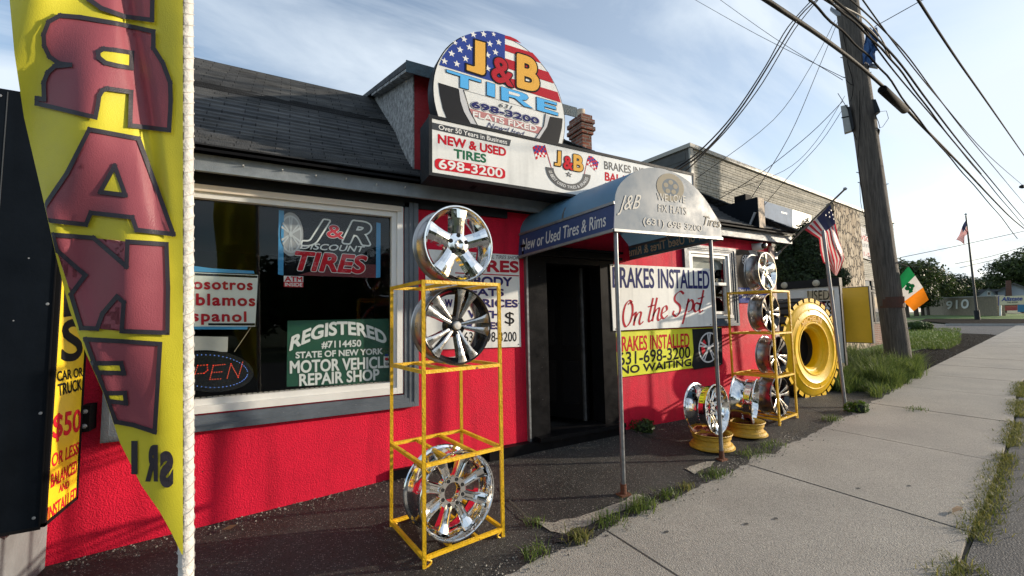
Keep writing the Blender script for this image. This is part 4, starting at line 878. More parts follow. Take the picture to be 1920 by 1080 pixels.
def mk_deep(Rr, w, label, group, ns=8):
    t = wheel_root('deep_dish_wheel', label, group, Rr); M = Matrix.Translation((0, 0, Rr)); h = w / 2; d = .10
    mb = MB(); barrel(mb, Rr, w, M, d, 0, 0)
    for q in range(22):
        a = 2 * math.pi * q / 22; mb.lathe([(.007, .002), (.006, -.004), (0, -.006)], 8, M @ Matrix.Translation(((Rr - .017) * math.cos(a), -h + .006, (Rr - .017) * math.sin(a))))
    loc_part(mb, 'rim', CHROME, t)
    mb = MB(); y = -h + d - .02
    for q in range(ns):
        a = R(90 + 360 / ns * (q + .5))
        for s in (-1, 1):
            b = a + s * .0
            er = V((math.cos(a), 0, math.sin(a))); et = V((-math.sin(a), 0, math.cos(a)))
            rows = []
            for r, o_, hw, yf in ((.085, .020, .010, y + .012), (.13, .021, .009, y), (.18, .024, .009, y - .006), (Rr * .82, .03, .012, y - .02), (Rr * .88, .033, .014, y - .045)):
                pf = [(o_ * s - hw, y + .05), (o_ * s - hw, yf + .006), (o_ * s - hw * .5, yf), (o_ * s + hw * .5, yf), (o_ * s + hw, yf + .006), (o_ * s + hw, y + .05)]
                rows.append([V((0, 0, Rr)) + er * r + et * p + V((0, yy, 0)) for p, yy in pf])
            mb.grid(rows)
        spoke(mb, a, [(.09, .014, y + .028, y + .05, .001), (Rr * .84, .024, y + .012, y + .05, .001)], Rr)
        spoke(mb, a, [(Rr * .68, .03, y - .012, y + .04, .006), (Rr * .86, .04, y - .035, y + .04, .006)], Rr)
    mb.lathe([(.062, y + .07), (.062, y + .02), (.066, y + .012), (.105, y + .010), (.112, y + .018), (.112, y + .06)], 40, M)
    loc_part(mb, 'spokes', CHROME, t, 35)
    for q in range(8):
        a = R(22.5 + 45 * q); mb = MB().lathe([(0, y + .0085), (.011, y + .0085), (.012, y + .006), (.014, y + .012)], 14, M @ Matrix.Translation((.086 * math.cos(a), 0, .086 * math.sin(a)))); loc_part(mb, 'lug_hole', DARKF, t, None)
    return t
def place(t, x, y, z, rz=7.7, tilt=0, roll=0, label=None):
    t.rotation_mode = 'ZXY'; t.location = (x, y, z); t.rotation_euler = (R(tilt), R(roll), R(rz))
    if label: t['label'] = label
    return t
WG = 'wheels for sale in front of the shop'
five = mk_five(.292, .21, 'chrome five spoke wheel on top of the near yellow rack', WG)
ten = mk_ten(.287, .21, 'black and silver ten spoke wheel on the middle shelf of the near rack', WG)
deep = mk_deep(.298, .27, 'riveted chrome deep dish wheel on the floor of the near rack', WG)
# ---- yellow racks (built once, copied)
def mk_rack(label):
    F0 = V((.815, 2.751, 0)); Fx = V((.612, .083, 0)); Fy = V((-.075, .612, 0))
    t = thing('wheel_rack', label, 'rack', tuple(F0), 'yellow display racks'); lv = [.075, .655, 1.262, 1.868]; s = .024
    Z = lambda z: V((0, 0, z))
    for a in (V(), Fx, Fy, Fx + Fy): MB().bar(F0 + a + Z(.0), F0 + a + Z(1.88), s, s, up=(.13, .99, 0)).build('post', YELP, t)
    for z in lv:
        mb = MB()
        for a, b in ((V(), Fx), (Fy, Fx + Fy), (V(), Fy), (Fx, Fx + Fy)): 
            d = (b - a).normalized() * s * .5; mb.bar(F0 + a + d + Z(z), F0 + b - d + Z(z), s * .98)
        for q in (.33, .66): mb.bar(F0 + Fx * q + Z(z - .003) + Fy * .03, F0 + Fx * q + Fy * .97 + Z(z - .003), s * .9)
        mb.build('shelf_frame', YELP, t)
    for a, sg in ((V(), 1), (Fx, -1), (Fy, 1), (Fx + Fy, -1)):
        q = [F0 + a + Fx.normalized() * (.05 * math.sin(u) * sg) + Z(.008 + .06 * u / 3.14) for u in (0, .6, 1.2, 1.8, 2.4, 3.0)]; MB().tube(q, .007, 6).build('foot', YELP, t)
    return t
rack = mk_rack('yellow steel wheel rack standing near the shop window')
d0 = V((.06, .083, 0))
ctr = V((.815, 2.751, 0)) + V((.612, .083, 0)) * .5 + V((-.075, .612, 0)) * .5
place(five, 1.125, 2.99, 1.882); place(ten, 1.105, 2.99, 1.276); place(deep, 1.06, 2.925, .087, 9, -3)
# second rack
rack2 = copy_tree(rack); rack2['label'] = 'yellow steel wheel rack farther off beside the giant tyre'; rf = onG(1462, 800); rf.z += .012
off = rf - V((.815, 2.751, 0)); rack2.location = V(rack.location) + off; rack2.scale = (1, 1, 1.02)
def on2(w_, dx, dy, lv, **k_): place(w_, .815 + off.x + dx, 2.751 + off.y + dy, off.z + lv * 1.02 + .013, **k_)
on2(copy_tree(five), .24, .27, 1.868, rz=6, label='chrome five spoke wheel on top of the far yellow rack')
on2(copy_tree(ten), .26, .27, 1.262, rz=6, label='black and silver wheel just under the top of the far yellow rack')
on2(copy_tree(ten), .27, .26, .655, rz=6, roll=20, label='black and silver wheel on the lower middle shelf of the far rack')
on2(copy_tree(ten), .30, .20, .075, rz=5, roll=-13, label='black and silver wheel on the floor of the far yellow rack')
# ---- chrome wheels standing on yellow steel rims
def mk_steel(label):
    t = thing('steel_rim', label, 'rim', (0, 0, 0), 'yellow steel rims used as stands'); M = Matrix.Rotation(R(90), 4, 'X')
    mb = MB().lathe([(.235, 0), (.25, -.008), (.25, -.02), (.238, -.026), (.228, -.05), (.205, -.062), (.198, -.09), (.2, -.105), (.212, -.115), (.214, -.15), (.225, -.158), (.232, -.168), (.228, -.176), (.205, -.165), (.19, -.12), (.185, -.07), (.205, -.03)], 56, M, closed=True)
    mb.v = [(x, y, -z if False else abs(z)) for x, y, z in mb.v]
    loc_part(mb, 'rim', YELD, t, 35)
    mb = MB().lathe([(.19, .11), (.15, .10), (.12, .12), (.06, .12), (.06, .10), (.19, .095)], 40, M, closed=True); mb.v = [(x, y, abs(z)) for x, y, z in mb.v]; loc_part(mb, 'disc', mat('rusty_red_disc', (.2, .03, .02), .6, var=(12, .4)), t, 35)
    return t
st1 = mk_steel('mustard steel rim under the chrome wheel behind the awning post'); b1 = onG(1338, 842); st1.location = (b1.x, b1.y + .02, b1.z + .02)
st2 = copy_tree(st1); st2['label'] = 'mustard steel rim under the chrome wheel next to the far rack'; b2 = onG(1402, 817); st2.location = (b2.x, b2.y + .02, b2.z + .02)
dp1 = copy_tree(deep); place(dp1, b1.x - .02, b1.y + .05, b1.z + .168, 10, -3, 5, 'wide chrome wheel standing on the mustard rim behind the awning post')
dp2 = copy_tree(deep); place(dp2, b2.x - .02, b2.y + .06, b2.z + .168, 24, -2, 20, 'wide chrome wheel standing on the mustard rim next to the far rack')
# ---- giant tyre
def giant():
    c = onG(1523, 748); Rr = .91; wd = .66
    t = thing('giant_tyre', 'giant loader tyre with yellow painted sidewall by the shop corner', 'tyre', (8.42, 4.12, c.z)); M = Matrix.Translation((0, 0, Rr)); 
    t.rotation_euler = (0, 0, R(-2)); t.scale = (1, 1, 1); t.location.z -= .05; t.location.x -= .02
    pf = [(.33, .14), (.336, .07), (.35, .03), (.38, .0), (.405, -.006), (.43, -.03), (.44, -.055), (.455, -.07), (.475, -.07), (.485, -.062), (.60, -.080), (.61, -.086), (.625, -.079), (.70, -.068), (.712, -.078), (.735, -.066), (.80, -.045), (.845, -.02), (.87, .01), (.88, .04), (.88, wd - .05), (.80, wd + .04), (.60, wd + .06), (.38, wd + .03), (.335, wd - .06)]
    mis = [0 if i < 19 else 1 for i in range(len(pf))]; mis[-1] = 1
    mb = MB().lathe(pf, 96, M, closed=True, mis=mis)
    loc_part(mb, 'carcass', [mat('tyre_yellow', (.78, .47, .003), .4, bump=(30, .12), var=(5, .10), spec=.3, speck=[(30, .12, (.12, .07, .02), .06), (11, .10, (.03, .02, .01), .06)]), RUBBER], t, 24)
    mb = MB()
    for q in range(30):
        for side in (0, 1):
            a = 2 * math.pi * (q + .5 * side) / 30; da = .080
            def P(r, aa, y): return V((r * math.cos(aa), y, Rr + r * math.sin(aa)))
            y0, y1, sk = ((-.035, .31, .05) if side == 0 else (.35, wd + .02, -.05))
            r0, r1 = .845, .925
            c8 = [P(r0, a - da, y0), P(r0, a + da, y0), P(.87, a + da + sk, y1), P(.87, a - da + sk, y1), P(r1 - .015, a - da * .85, y0), P(r1 - .015, a + da * .85, y0), P(r1, a + da * .8 + sk * .3, y0 + .08), P(r1, a - da * .8 + sk * .3, y0 + .08), P(r1, a + da * .8 + sk, y1), P(r1, a - da * .8 + sk, y1)]
            mb.add(c8, [(0, 1, 5, 4)], 0 if side == 0 else 1); mb.add(c8, [(4, 5, 6, 7)], 1); mb.add(c8, [(7, 6, 8, 9), (9, 8, 2, 3), (0, 4, 7, 9, 3), (1, 2, 8, 6, 5), (0, 3, 2, 1)], 1)
    loc_part(mb, 'tread', [MATS['tyre_yellow'], RUBBER], t, None)
    def arc(text, r0, r1, a0, a1, m_):
        f = lambda u, v, h: V((lerp(r0, r1, v) * math.cos(R(lerp(a0, a1, u))), -.080 - h, Rr + lerp(r0, r1, v) * math.sin(R(lerp(a0, a1, u)))))
        vs, fs = glyphs(text, .03, 0, 1.1); x0 = min(p[0] for p in vs); x1 = max(p[0] for p in vs)
        mb = MB().add([f((x - x0) / (x1 - x0), y / CAPH, .006) for x, y in vs], fs); o = mb.build('raised_lettering', m_, None, fix=False); o.parent = t
    arc('MICHELIN', .50, .59, 128, 62, mat('raised_yellow', (.66, .36, .01), .4))
    for a0, s in ((20, 'XHA2'), (-160, 'RADIAL')): arc(s, .635, .69, a0, a0 - 14, MATS['raised_yellow'])
    mb = MB()
    for q in range(12):
        a = R(30 * q + 8); e1 = V((math.cos(a), 0, math.sin(a))); p = V((0, -.072, Rr)); mb.bar(p + e1 * .63, p + e1 * .70, .008)
    o = loc_part(mb, 'mould_mark', MATS['raised_yellow'], t, None)
    mb = MB().lathe([(0, .22), (.345, .22)], 40, M); loc_part(mb, 'inner_dark', BLACK, t, None)
giant()
# ================================================================== feather flag by the camera
FT = thing('feather_flag', 'yellow feather flag with maroon brake lettering on a white wrapped pole', 'flag', (-.283, 1.9, 0))
pb, ptp = onY(349, 1075, 1.9), onY(349, 0, 1.9); pd = (ptp - pb) / (ptp.z - pb.z)
pole0 = pb - pd * pb.z; pole1 = pb + pd * (3.9 - pb.z)
m = MB(); rs = []; ps = []
for i in range(240):
    z = 3.9 * i / 239; ps.append(pole0 + pd * z); rs.append(0.0228 + .0006 * math.sin(i * 1.9) + .0008 * random.uniform(-1, 1))
m.tube(ps, rs, 14); m.build('pole', mat('white_sleeve', (.52, .505, .475), .75, bump=(45, .5), var=(18, .2)), FT, smooth=60)
m = MB()
for i in range(88):
    z = .05 + i * .0435; c0 = pole0 + pd * z; m.tube([c0 + V((.0245 * math.cos(a), .0245 * math.sin(a), .011 * math.sin(a) + .006 * a)) for a in [R(-200 + 22 * j) for j in range(13)]], .0013, 4)
m.build('sleeve_stitch', mat('sleeve_seam', (.44, .43, .40), .8), FT)
m = MB().lathe([(.0, .012), (.16, .012), (.16, 0), (.0, 0)], 24, Matrix.Translation((pole0.x, pole0.y, g(0, 1.9) + .02)) @ Matrix.Rotation(R(90), 4, 'X')); m.v = [(x, y, abs(z)) for x, y, z in m.v]; m.build('base_plate', DARKF, FT)
EDGE = [(-420, 5), (-200, 4), (0, 18), (100, 27), (220, 45), (370, 80), (480, 105), (580, 130), (660, 160), (740, 195), (830, 225), (910, 265), (960, 300), (1000, 322), (1040, 341)]
def fsurf(x, y, h=0):
    e = interp(y, EDGE); s = (344 - x) / 324
    rp = .035 * math.sin(s * 6.2 + y * .006) * min(1, s * 3) + .022 * math.sin(s * 11 - y * .011 + 1) * s + .045 * s
    rp += .026 * math.exp(-((x - (235 + .16 * y)) / 16) ** 2) * (1 if y < 330 else math.exp(-((y - 330) / 90) ** 2))
    rp -= .018 * math.exp(-((x - (90 + .32 * (y - 380))) / 18) ** 2) * math.exp(-((y - 560) / 190) ** 2)
    return onY(x, y, 1.9 - .03 + rp - h)
rows = []
for y in [q * 10 - 420 for q in range(147)]:
    e = interp(y, EDGE); rows.append([fsurf(lerp(e, 343, i / 64), y) for i in range(65)])
def cloth(name, col, tr=.42, rough=.45):
    return mat(name, col, rough, bump=(260, .12, 2), var=(3, .10), trans=tr, spec=.4)
FY, FM, FK = cloth('flag_yellow', (.62, .56, .035), .22), cloth('flag_maroon', (.31, .075, .10), .22), cloth('flag_black', (.028, .025, .035), .15)
MB().grid(rows).build('fabric', FY, FT, smooth=180, fix=False)
def onflag(pts, m_, h, name):
    bm = bmesh.new(); vs = [bm.verts.new((x, y, 0)) for x, y in pts]; bm.faces.new(vs); bmesh.ops.triangulate(bm, faces=bm.faces)
    for ax in (0, 1):
        lo = min(p[ax] for p in pts); hi = max(p[ax] for p in pts)
        for q in range(int(lo // 8), int(hi // 8) + 1):
            n = [0, 0, 0]; n[ax] = 1; c = [0, 0, 0]; c[ax] = q * 8
            bmesh.ops.bisect_plane(bm, geom=list(bm.verts) + list(bm.edges) + list(bm.faces), plane_co=c, plane_no=n)
    out = MB(); bm.verts.ensure_lookup_table(); bm.verts.index_update()
    out.add([fsurf(max(v.co.x, interp(v.co.y, EDGE) + .5), v.co.y, h) for v in bm.verts], [tuple(v.index for v in f.verts) for f in bm.faces]); bm.free()
    return out.build(name, m_, FT, smooth=180, fix=False)
def ribbon(pts, w_, m_, h, closed=True):
    n = len(pts)
    for i in range(n if closed else n - 1):
        a, b = pts[i], pts[(i + 1) % n]; dx, dy = b[0] - a[0], b[1] - a[1]; L_ = math.hypot(dx, dy)
        if L_ < .5: continue
        dx, dy = dx / L_ * w_ / 2, dy / L_ * w_ / 2
        yield [(a[0] - dx - dy, a[1] - dy + dx), (b[0] + dx - dy, b[1] + dy + dx), (b[0] + dx + dy, b[1] + dy - dx), (a[0] - dx + dy, a[1] - dy - dx)]
def letter(outer_, holes=(), closed=True):
    onflag(outer_, FM, .007, 'letter')
    for h in holes: onflag(h, FY, .009, 'counter')
    for poly in [outer_, *holes]:
        for r in ribbon(poly, 8.5, FK, .005): onflag(r, FK, .0112, 'letter_outline')
hf = lambda pts: [(x / 2, y / 2) for x, y in pts]; h2 = lambda pts: [(x / 2, 540 + y / 2) for x, y in pts]
letter(hf([(300, -300), (575, -250), (570, 75), (470, 62), (380, 30), (330, -5), (290, -80)]))
letter(hf([(575, 118), (440, 88), (300, 64), (225, 58), (182, 82), (163, 130), (166, 172), (185, 212), (222, 238), (262, 243), (205, 248), (178, 272), (163, 310), (165, 372), (138, 368), (138, 388), (240, 412), (358, 440), (366, 400), (372, 360), (384, 340), (402, 332), (492, 345), (488, 470), (634, 488), (640, 380), (638, 310), (610, 235), (575, 180)]), [hf([(495, 198), (493, 255), (440, 246), (395, 235), (370, 215), (368, 195), (388, 183), (430, 187)])])
letter(hf([(335, 485), (520, 520), (650, 878), (512, 862), (496, 815), (340, 798), (322, 842), (168, 825), (165, 775), (250, 650)]), [hf([(430, 622), (470, 732), (376, 720)])])
letter([(98, 440), (175, 446), (237, 500), (239, 453), (312, 458), (315, 540), (314, 624), (228, 621), (232, 567), (219, 556), (192, 588), (182, 616), (152, 615), (133, 552), (160, 516), (106, 469)])
letter([(160, 636), (230, 640), (300, 645), (295, 730), (290, 810), (250, 797), (217, 791), (205, 760)], [[(172, 681), (227, 681), (232, 700), (178, 698)], [(198, 737), (234, 737), (236, 756), (203, 752)]])
for ch, x0, x1_, y0, y1_ in (('S', 325, 299, 908, 852), ('R', 296, 272, 897, 840), ('I', 258, 246, 884, 832)):
    vs, fs = glyphs(ch, .07); a = min(p[0] for p in vs); b = max(p[0] for p in vs); MB().add([fsurf(lerp(x0, x1_, (x - a) / (b - a)), lerp(y0, y1_, y / CAPH), .004) for x, y in vs], fs).build('small_letter', FK, FT, fix=False)
m = MB()
for i in range(40):
    y0 = -400 + i * 36; m.prism([onY(340, y0, 1.874), onY(344, y0, 1.874), onY(344, y0 + 14, 1.874), onY(340, y0 + 14, 1.874)], (0, .003, 0))
m.build('hem_tab', FK, FT)
# ================================================================== flags and leaning pole
US_R, US_W, US_B = cloth('flag_red', (.50, .03, .05), .45), cloth('flag_white', (.62, .60, .58), .45), cloth('flag_navy', (.03, .035, .09), .3)
def poly_at(pl, t):
    d = [0]
    for a, b in zip(pl, pl[1:]): d.append(d[-1] + math.hypot(b[0] - a[0], b[1] - a[1]))
    q = t * d[-1]
    for i in range(len(pl) - 1):
        if q <= d[i + 1] or i == len(pl) - 2: s = (q - d[i]) / max(1e-6, d[i + 1] - d[i]); return (lerp(pl[i][0], pl[i + 1][0], s), lerp(pl[i][1], pl[i + 1][1], s))
def us_cloth(u0, u1, hoist, fly, P, name, par, n=26, k=30, can=.4):      # u0/u1: edges along the fly
    mb = MB(); rows = []
    for i in range(n + 1):
        u = i / n; r = []
        for j in range(k + 1):
            v = j / k; A, B, Cc, D = poly_at(u0, v), poly_at(u1, v), poly_at(hoist, u), poly_at(fly, u)
            x = lerp(A[0], B[0], u) + lerp(Cc[0], D[0], v) - (lerp(lerp(u0[0][0], u1[0][0], u), lerp(u0[-1][0], u1[-1][0], u), v)); y = lerp(A[1], B[1], u) + lerp(Cc[1], D[1], v) - (lerp(lerp(u0[0][1], u1[0][1], u), lerp(u0[-1][1], u1[-1][1], u), v))
            r.append(P(x, y, u, v))
        rows.append(r)
    for i in range(n):
        for j in range(k):
            s = int(i / n * 13); mi = 2 if (i / n < 7 / 13 and j / k < can) else (0 if s % 2 == 0 else 1)
            mb.add([rows[i][j], rows[i][j + 1], rows[i + 1][j + 1], rows[i + 1][j]], [(0, 1, 2, 3)], mi)
    o = mb.build(name, [US_R, US_W, US_B], par, smooth=180, fix=False); return rows
FB = thing('bracket_flag', 'American flag drooping from a slanted staff on the shop corner', 'flag', tuple(onY(1456, 478, W)))
s0, s1 = onY(1456, 478, W - .03), onY(1585, 354, 3.35)
m = MB().tube([s0, s1], .015, 10); m.build('staff', WOODG, FB, smooth=40); m = MB().lathe([(0, -.03), (.026, -.01), (.026, .02), (0, .035)], 14, Matrix.Translation(s1)); m.build('finial', GALV, FB, smooth=40)
m = MB().tube([s0 - (s1 - s0) * .02, s0 + (s1 - s0) * .06], .024, 10); m.box((s0.x - .05, W - .028, s0.z - .07), (s0.x + .03, W - .002, s0.z + .05)); m.build('bracket', STEEL, FB)
fd = lambda x, y, u, v: onY(x, y, lerp(3.47, 3.74, u) + .0 * v + .07 * math.sin(v * 7 + u * 4) * v + .04 * math.sin(u * 12 + v * 3) * v)
us_cloth([(1557, 383), (1566, 417), (1572, 445), (1580, 470), (1584, 484), (1576, 503), (1569, 517)], [(1509, 431), (1523, 440), (1536, 448), (1538, 470), (1543, 492), (1553, 500), (1562, 512)], [(1557, 383), (1533, 407), (1509, 431)], [(1569, 517), (1566, 516), (1562, 512)], fd, 'cloth', FB, can=.24)
m = MB()
for x, y in ((1547, 400), (1551, 396), (1548, 408), (1554, 404), (1556, 412), (1541, 405)):
    p = fd(x, y, .2, .2) + V((0, -.06, 0)); m.add([(a, p.y, b) for a, b in star_pts(p.x, p.z, .022, .022)], [tuple(range(10))])
m.build('star', US_W, FB, fix=False)
LP_ = thing('leaning_pole', 'bare galvanised steel pole leaning beside the giant tyre', 'pole', tuple(onG(1586, 765)))
b = onG(1586, 765); t_ = onY(1543, 432, b.y + .02); m = MB().tube([b - V((0, 0, .1)), t_], .025, 14); m.build('pole', GALV, LP_, smooth=40)
# ================================================================== greenery helpers
LEAF_D = leafmat('leaf_evergreen', (.010, .022, .008), (.030, .055, .016), .2)
LEAF_T = leafmat('leaf_tree', (.018, .036, .010), (.060, .085, .022), .35)
LEAF_B = leafmat('leaf_bright', (.05, .11, .015), (.13, .20, .03), .4)
LEAF_H = leafmat('leaf_hedge', (.025, .055, .012), (.07, .12, .025), .35)
GRASS = leafmat('grass_blade', (.045, .09, .015), (.15, .20, .045), .4)
GRASSD = leafmat('tall_grass_blade', (.035, .075, .014), (.20, .25, .065), .45)
GRASSV = leafmat('verge_blade', (.07, .10, .02), (.26, .24, .07), .4)
BARK = mat('bark', (.07, .055, .04), .9, bump=(20, .8), var=(8, .3))
def leaves(mb, blobs, n, size, up=.3, rnd=random):
    tot = sum(b[1][0] * b[1][1] + b[1][1] * b[1][2] + b[1][0] * b[1][2] for b in blobs)
    for c, r in blobs:
        k = int(n * (r[0] * r[1] + r[1] * r[2] + r[0] * r[2]) / tot); c = V(c)
        sub = [V((rnd.gauss(0, 1), rnd.gauss(0, 1), rnd.gauss(0, 1))).normalized() for _ in range(26)]
        for _ in range(k):
            s = rnd.choice(sub); d = (s + V((rnd.gauss(0, 1), rnd.gauss(0, 1), rnd.gauss(0, 1))) * .32).normalized()
            q = rnd.uniform(.62, 1.05) ** .7
            p = c + V((d.x * r[0], d.y * r[1], d.z * r[2])) * q * (1 + .16 * mnoise.noise(s * 3 + c))
            a = V((rnd.gauss(0, 1), rnd.gauss(0, 1), rnd.gauss(0, 1))); nn = (d + V((0, 0, up)) + a * .5).normalized(); t = nn.cross(V((rnd.gauss(0, 1), rnd.gauss(0, 1), rnd.gauss(0, 1)))).normalized(); b = nn.cross(t); z = size * rnd.uniform(.6, 1.3)
            mb.add([p - t * z, p - b * z * .45, p + t * z, p + b * z * .45], [(0, 1, 2, 3)])
def ico(mb, c, r, f=.8):
    bm = bmesh.new(); bmesh.ops.create_icosphere(bm, subdivisions=3, radius=1); c = V(c)
    mb.add([c + V((v.co.x * r[0], v.co.y * r[1], v.co.z * r[2])) * f * (1 + .15 * mnoise.noise(v.co * 2.5)) for v in bm.verts], [tuple(v.index for v in q.verts) for q in bm.faces]); bm.free()
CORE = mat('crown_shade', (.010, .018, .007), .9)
def tree(name, label, cat, base, h, blobs, n, size, m_, trunk_r, group=None, core=0):
    t = thing(name, label, cat, tuple(base), group); base = V(base)
    top = max(b[0][2] for b in blobs) * .9; m = MB()
    m.tube([base + V((0, 0, -.1)), base + V((.1 * trunk_r, 0, top * .4)), base + V((0, .2 * trunk_r, top))], [trunk_r * 1.25, trunk_r, trunk_r * .3], 9)
    for b in blobs[:6]: m.tube([base + V((0, 0, top * .35)), base + V((b[0][0] * .5, b[0][1] * .5, lerp(top * .4, b[0][2], .5))), base + V(b[0])], [trunk_r * .55, trunk_r * .35, trunk_r * .1], 6)
    m.build('trunk', BARK, t, smooth=60)
    mb = MB(); leaves(mb, [(base + V(c), r) for c, r in blobs], n, size); cr = mb.build('crown', m_, t, fix=False)
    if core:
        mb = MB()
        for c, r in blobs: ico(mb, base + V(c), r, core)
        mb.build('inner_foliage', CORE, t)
    return t
def blades(mb, spots, hh, wd, lean=.5, n=1):
    for p in spots:
        for _ in range(n):
            q = p + V((random.gauss(0, .03), random.gauss(0, .03), 0)); a = random.uniform(0, 6.283); h = hh * random.uniform(.45, 1.15); l = h * random.uniform(.1, lean); d = V((math.cos(a), math.sin(a), 0)); s = V((-d.y, d.x, 0)) * wd * random.uniform(.6, 1.2)
            m1 = q + d * l * .35 + V((0, 0, h * .6)); tp = q + d * l + V((0, 0, h * random.uniform(.75, 1)))
            mb.add([q - s, q + s, m1 + s * .7, m1 - s * .7, tp], [(0, 1, 2, 3), (3, 2, 4)])
# ================================================================== neighbouring grey building
GA = R(6); gd = V((math.cos(GA), math.sin(GA), 0)); gn = V((math.sin(GA), -math.cos(GA), 0)); G0 = V((8.66, 6.64, 0))
SHK = brickmat('grey_shingle_siding', (.33, .315, .265), (.40, .38, .325), (.07, .065, .055), .26, .1529, .008, offset=.41, axes='xz', var=.14, bump=.4)
GB = thing('grey_building', 'low grey shingled commercial building with a split stone column beyond the shop', 'building', (9, 7, 0))
zt = EYE + (onP(1292, 276, G0, gn).z - EYE); zb = 3.15
L1 = (onP(1674, 420, G0, gn) - G0).dot(gd)
def gp(s, z, o=0): return G0 + gd * s + gn * o + V((0, 0, z))
rows = []; nc = 17
for i in range(nc):
    z0, z1 = lerp(zb, zt, i / nc), lerp(zb, zt, (i + 1) / nc)
    for z, o in ((z0, .018), (z1, .006)): rows.append([gp(L1 * q / 60, z + .006 * mnoise.noise(V((q * 1.3, i * 3.1, 0))), o) for q in range(61)])
MB().grid(rows).build('shingle_front', SHK, GB, fix=False)
m = MB(); m.obox(gp(0, 0, 0), gd * L1, -gn * 8, V((0, 0, zt - .02))); m.build('body', mat('grey_body', (.10, .10, .095), .8, bump=(12, .3), var=(3, .2)), GB)
m = MB(); m.obox(gp(-.06, zt - .02, .07), gd * (L1 + .12), -gn * 8.2, V((0, 0, .10))); m.build('parapet_cap', mat('cap_metal', (.34, .33, .29), .6, var=(6, .1)), GB)
m = MB(); m.obox(gp(-.03, zb, .004), gd * .14, gn * .04, V((0, 0, zt - zb - .03))); m.build('corner_trim', MATS['cap_metal'], GB)
m = MB()
for i in range(12): m.obox(gp(-.012, zb + i * .21, -.1), -gn * 7.7, gd * .012, V((0, 0, .19)))
m.build('side_cladding', mat('side_dark', (.075, .078, .075), .8, var=(5, .3)), GB)
m = MB(); m.obox(gp(.02, .1, .003), gd * (L1 - .04), gn * .02, V((0, 0, zb - .12))); m.build('lower_wall', SHK, GB)
cl, cr_ = onP(1556, 420, G0, gn), onP(1606, 450, G0, gn); s0_, s1_ = (cl - G0).dot(gd), (cr_ - G0).dot(gd)
STONE = bpy.data.materials.new('split_stone'); STONE.use_nodes = True
def stone_nodes():
    nt = STONE.node_tree; N = nt.nodes; L = nt.links; b = N['Principled BSDF']; tc = N.new('ShaderNodeTexCoord'); mp = N.new('ShaderNodeMapping'); mp.inputs['Scale'].default_value = (4.5, 4.5, 2.3); L.new(tc.outputs['Object'], mp.inputs[0])
    nz = N.new('ShaderNodeTexNoise'); nz.inputs['Scale'].default_value = 2; L.new(mp.outputs[0], nz.inputs[0]); ad = N.new('ShaderNodeVectorMath'); L.new(mp.outputs[0], ad.inputs[0]); L.new(nz.outputs['Color'], ad.inputs[1])
    v = N.new('ShaderNodeTexVoronoi'); v.feature = 'DISTANCE_TO_EDGE'; v.inputs['Scale'].default_value = 1; L.new(ad.outputs[0], v.inputs['Vector']); v2 = N.new('ShaderNodeTexVoronoi'); v2.inputs['Scale'].default_value = 1; L.new(ad.outputs[0], v2.inputs['Vector'])
    r = N.new('ShaderNodeValToRGB'); r.color_ramp.elements[0].position = .03; r.color_ramp.elements[1].position = .10; r.color_ramp.elements[0].color = (.06, .045, .03, 1); r.color_ramp.elements[1].color = (1, 1, 1, 1); L.new(v.outputs['Distance'], r.inputs[0])
    c = N.new('ShaderNodeValToRGB'); c.color_ramp.elements[0].color = (.30, .23, .15, 1); c.color_ramp.elements[1].color = (.52, .44, .33, 1); sp = N.new('ShaderNodeSeparateColor'); L.new(v2.outputs['Color'], sp.inputs[0]); L.new(sp.outputs[0], c.inputs[0])
    mx = N.new('ShaderNodeMixRGB'); mx.blend_type = 'MULTIPLY'; mx.inputs[0].default_value = 1; L.new(c.outputs[0], mx.inputs[1]); L.new(r.outputs[0], mx.inputs[2]); L.new(mx.outputs[0], b.inputs['Base Color']); b.inputs['Roughness'].default_value = .9
    bp = N.new('ShaderNodeBump'); bp.inputs['Strength'].default_value = .9; bp.inputs['Distance'].default_value = .05; L.new(r.outputs[0], bp.inputs['Height']); L.new(bp.outputs[0], b.inputs['Normal'])
stone_nodes()
m = MB()
m.obox(gp(s0_, 0, .0), gd * (s1_ - s0_), gn * .16, V((0, 0, zt - .16))); m.build('stone_column', STONE, GB)
# storefront windows past the column
for a, b in ((s1_ + .05, s1_ + 1.15), (s1_ + 1.2, s1_ + 2.6), (s1_ + 2.65, s1_ + 4.1)):
    z0, z1 = 1.15, 2.95; m = MB(); o = .025
    m.obox(gp(a, z0, o), gd * .06, gn * .05, V((0, 0, z1 - z0))); m.obox(gp(b - .06, z0, o), gd * .06, gn * .05, V((0, 0, z1 - z0))); m.obox(gp(a + .061, z1 - .06, o), gd * (b - a - .122), gn * .05, V((0, 0, .06))); m.obox(gp(a + .061, z0, o), gd * (b - a - .122), gn * .05, V((0, 0, .06))); m.obox(gp(a + .061, 2.45, o), gd * (b - a - .122), gn * .045, V((0, 0, .05)))
    sf = m.build('shop_window', DARKF, GB); m = MB(); m.obox(gp(a + .06, z0 + .06, o + .002), gd * (b - a - .12), gn * .01, V((0, 0, z1 - z0 - .12))); m.build('pane', mat('dark_glass', (.02, .03, .03), .05, spec=1), sf)
m = MB(); m.obox(gp(s1_ + .02, .2, .024), gd * 4.3, gn * .06, V((0, 0, .93))); m.build('brick_base', brickmat('brown_brick', (.20, .08, .05), (.14, .055, .035), (.2, .18, .16), .21, .075, .012, axes='xz'), GB)
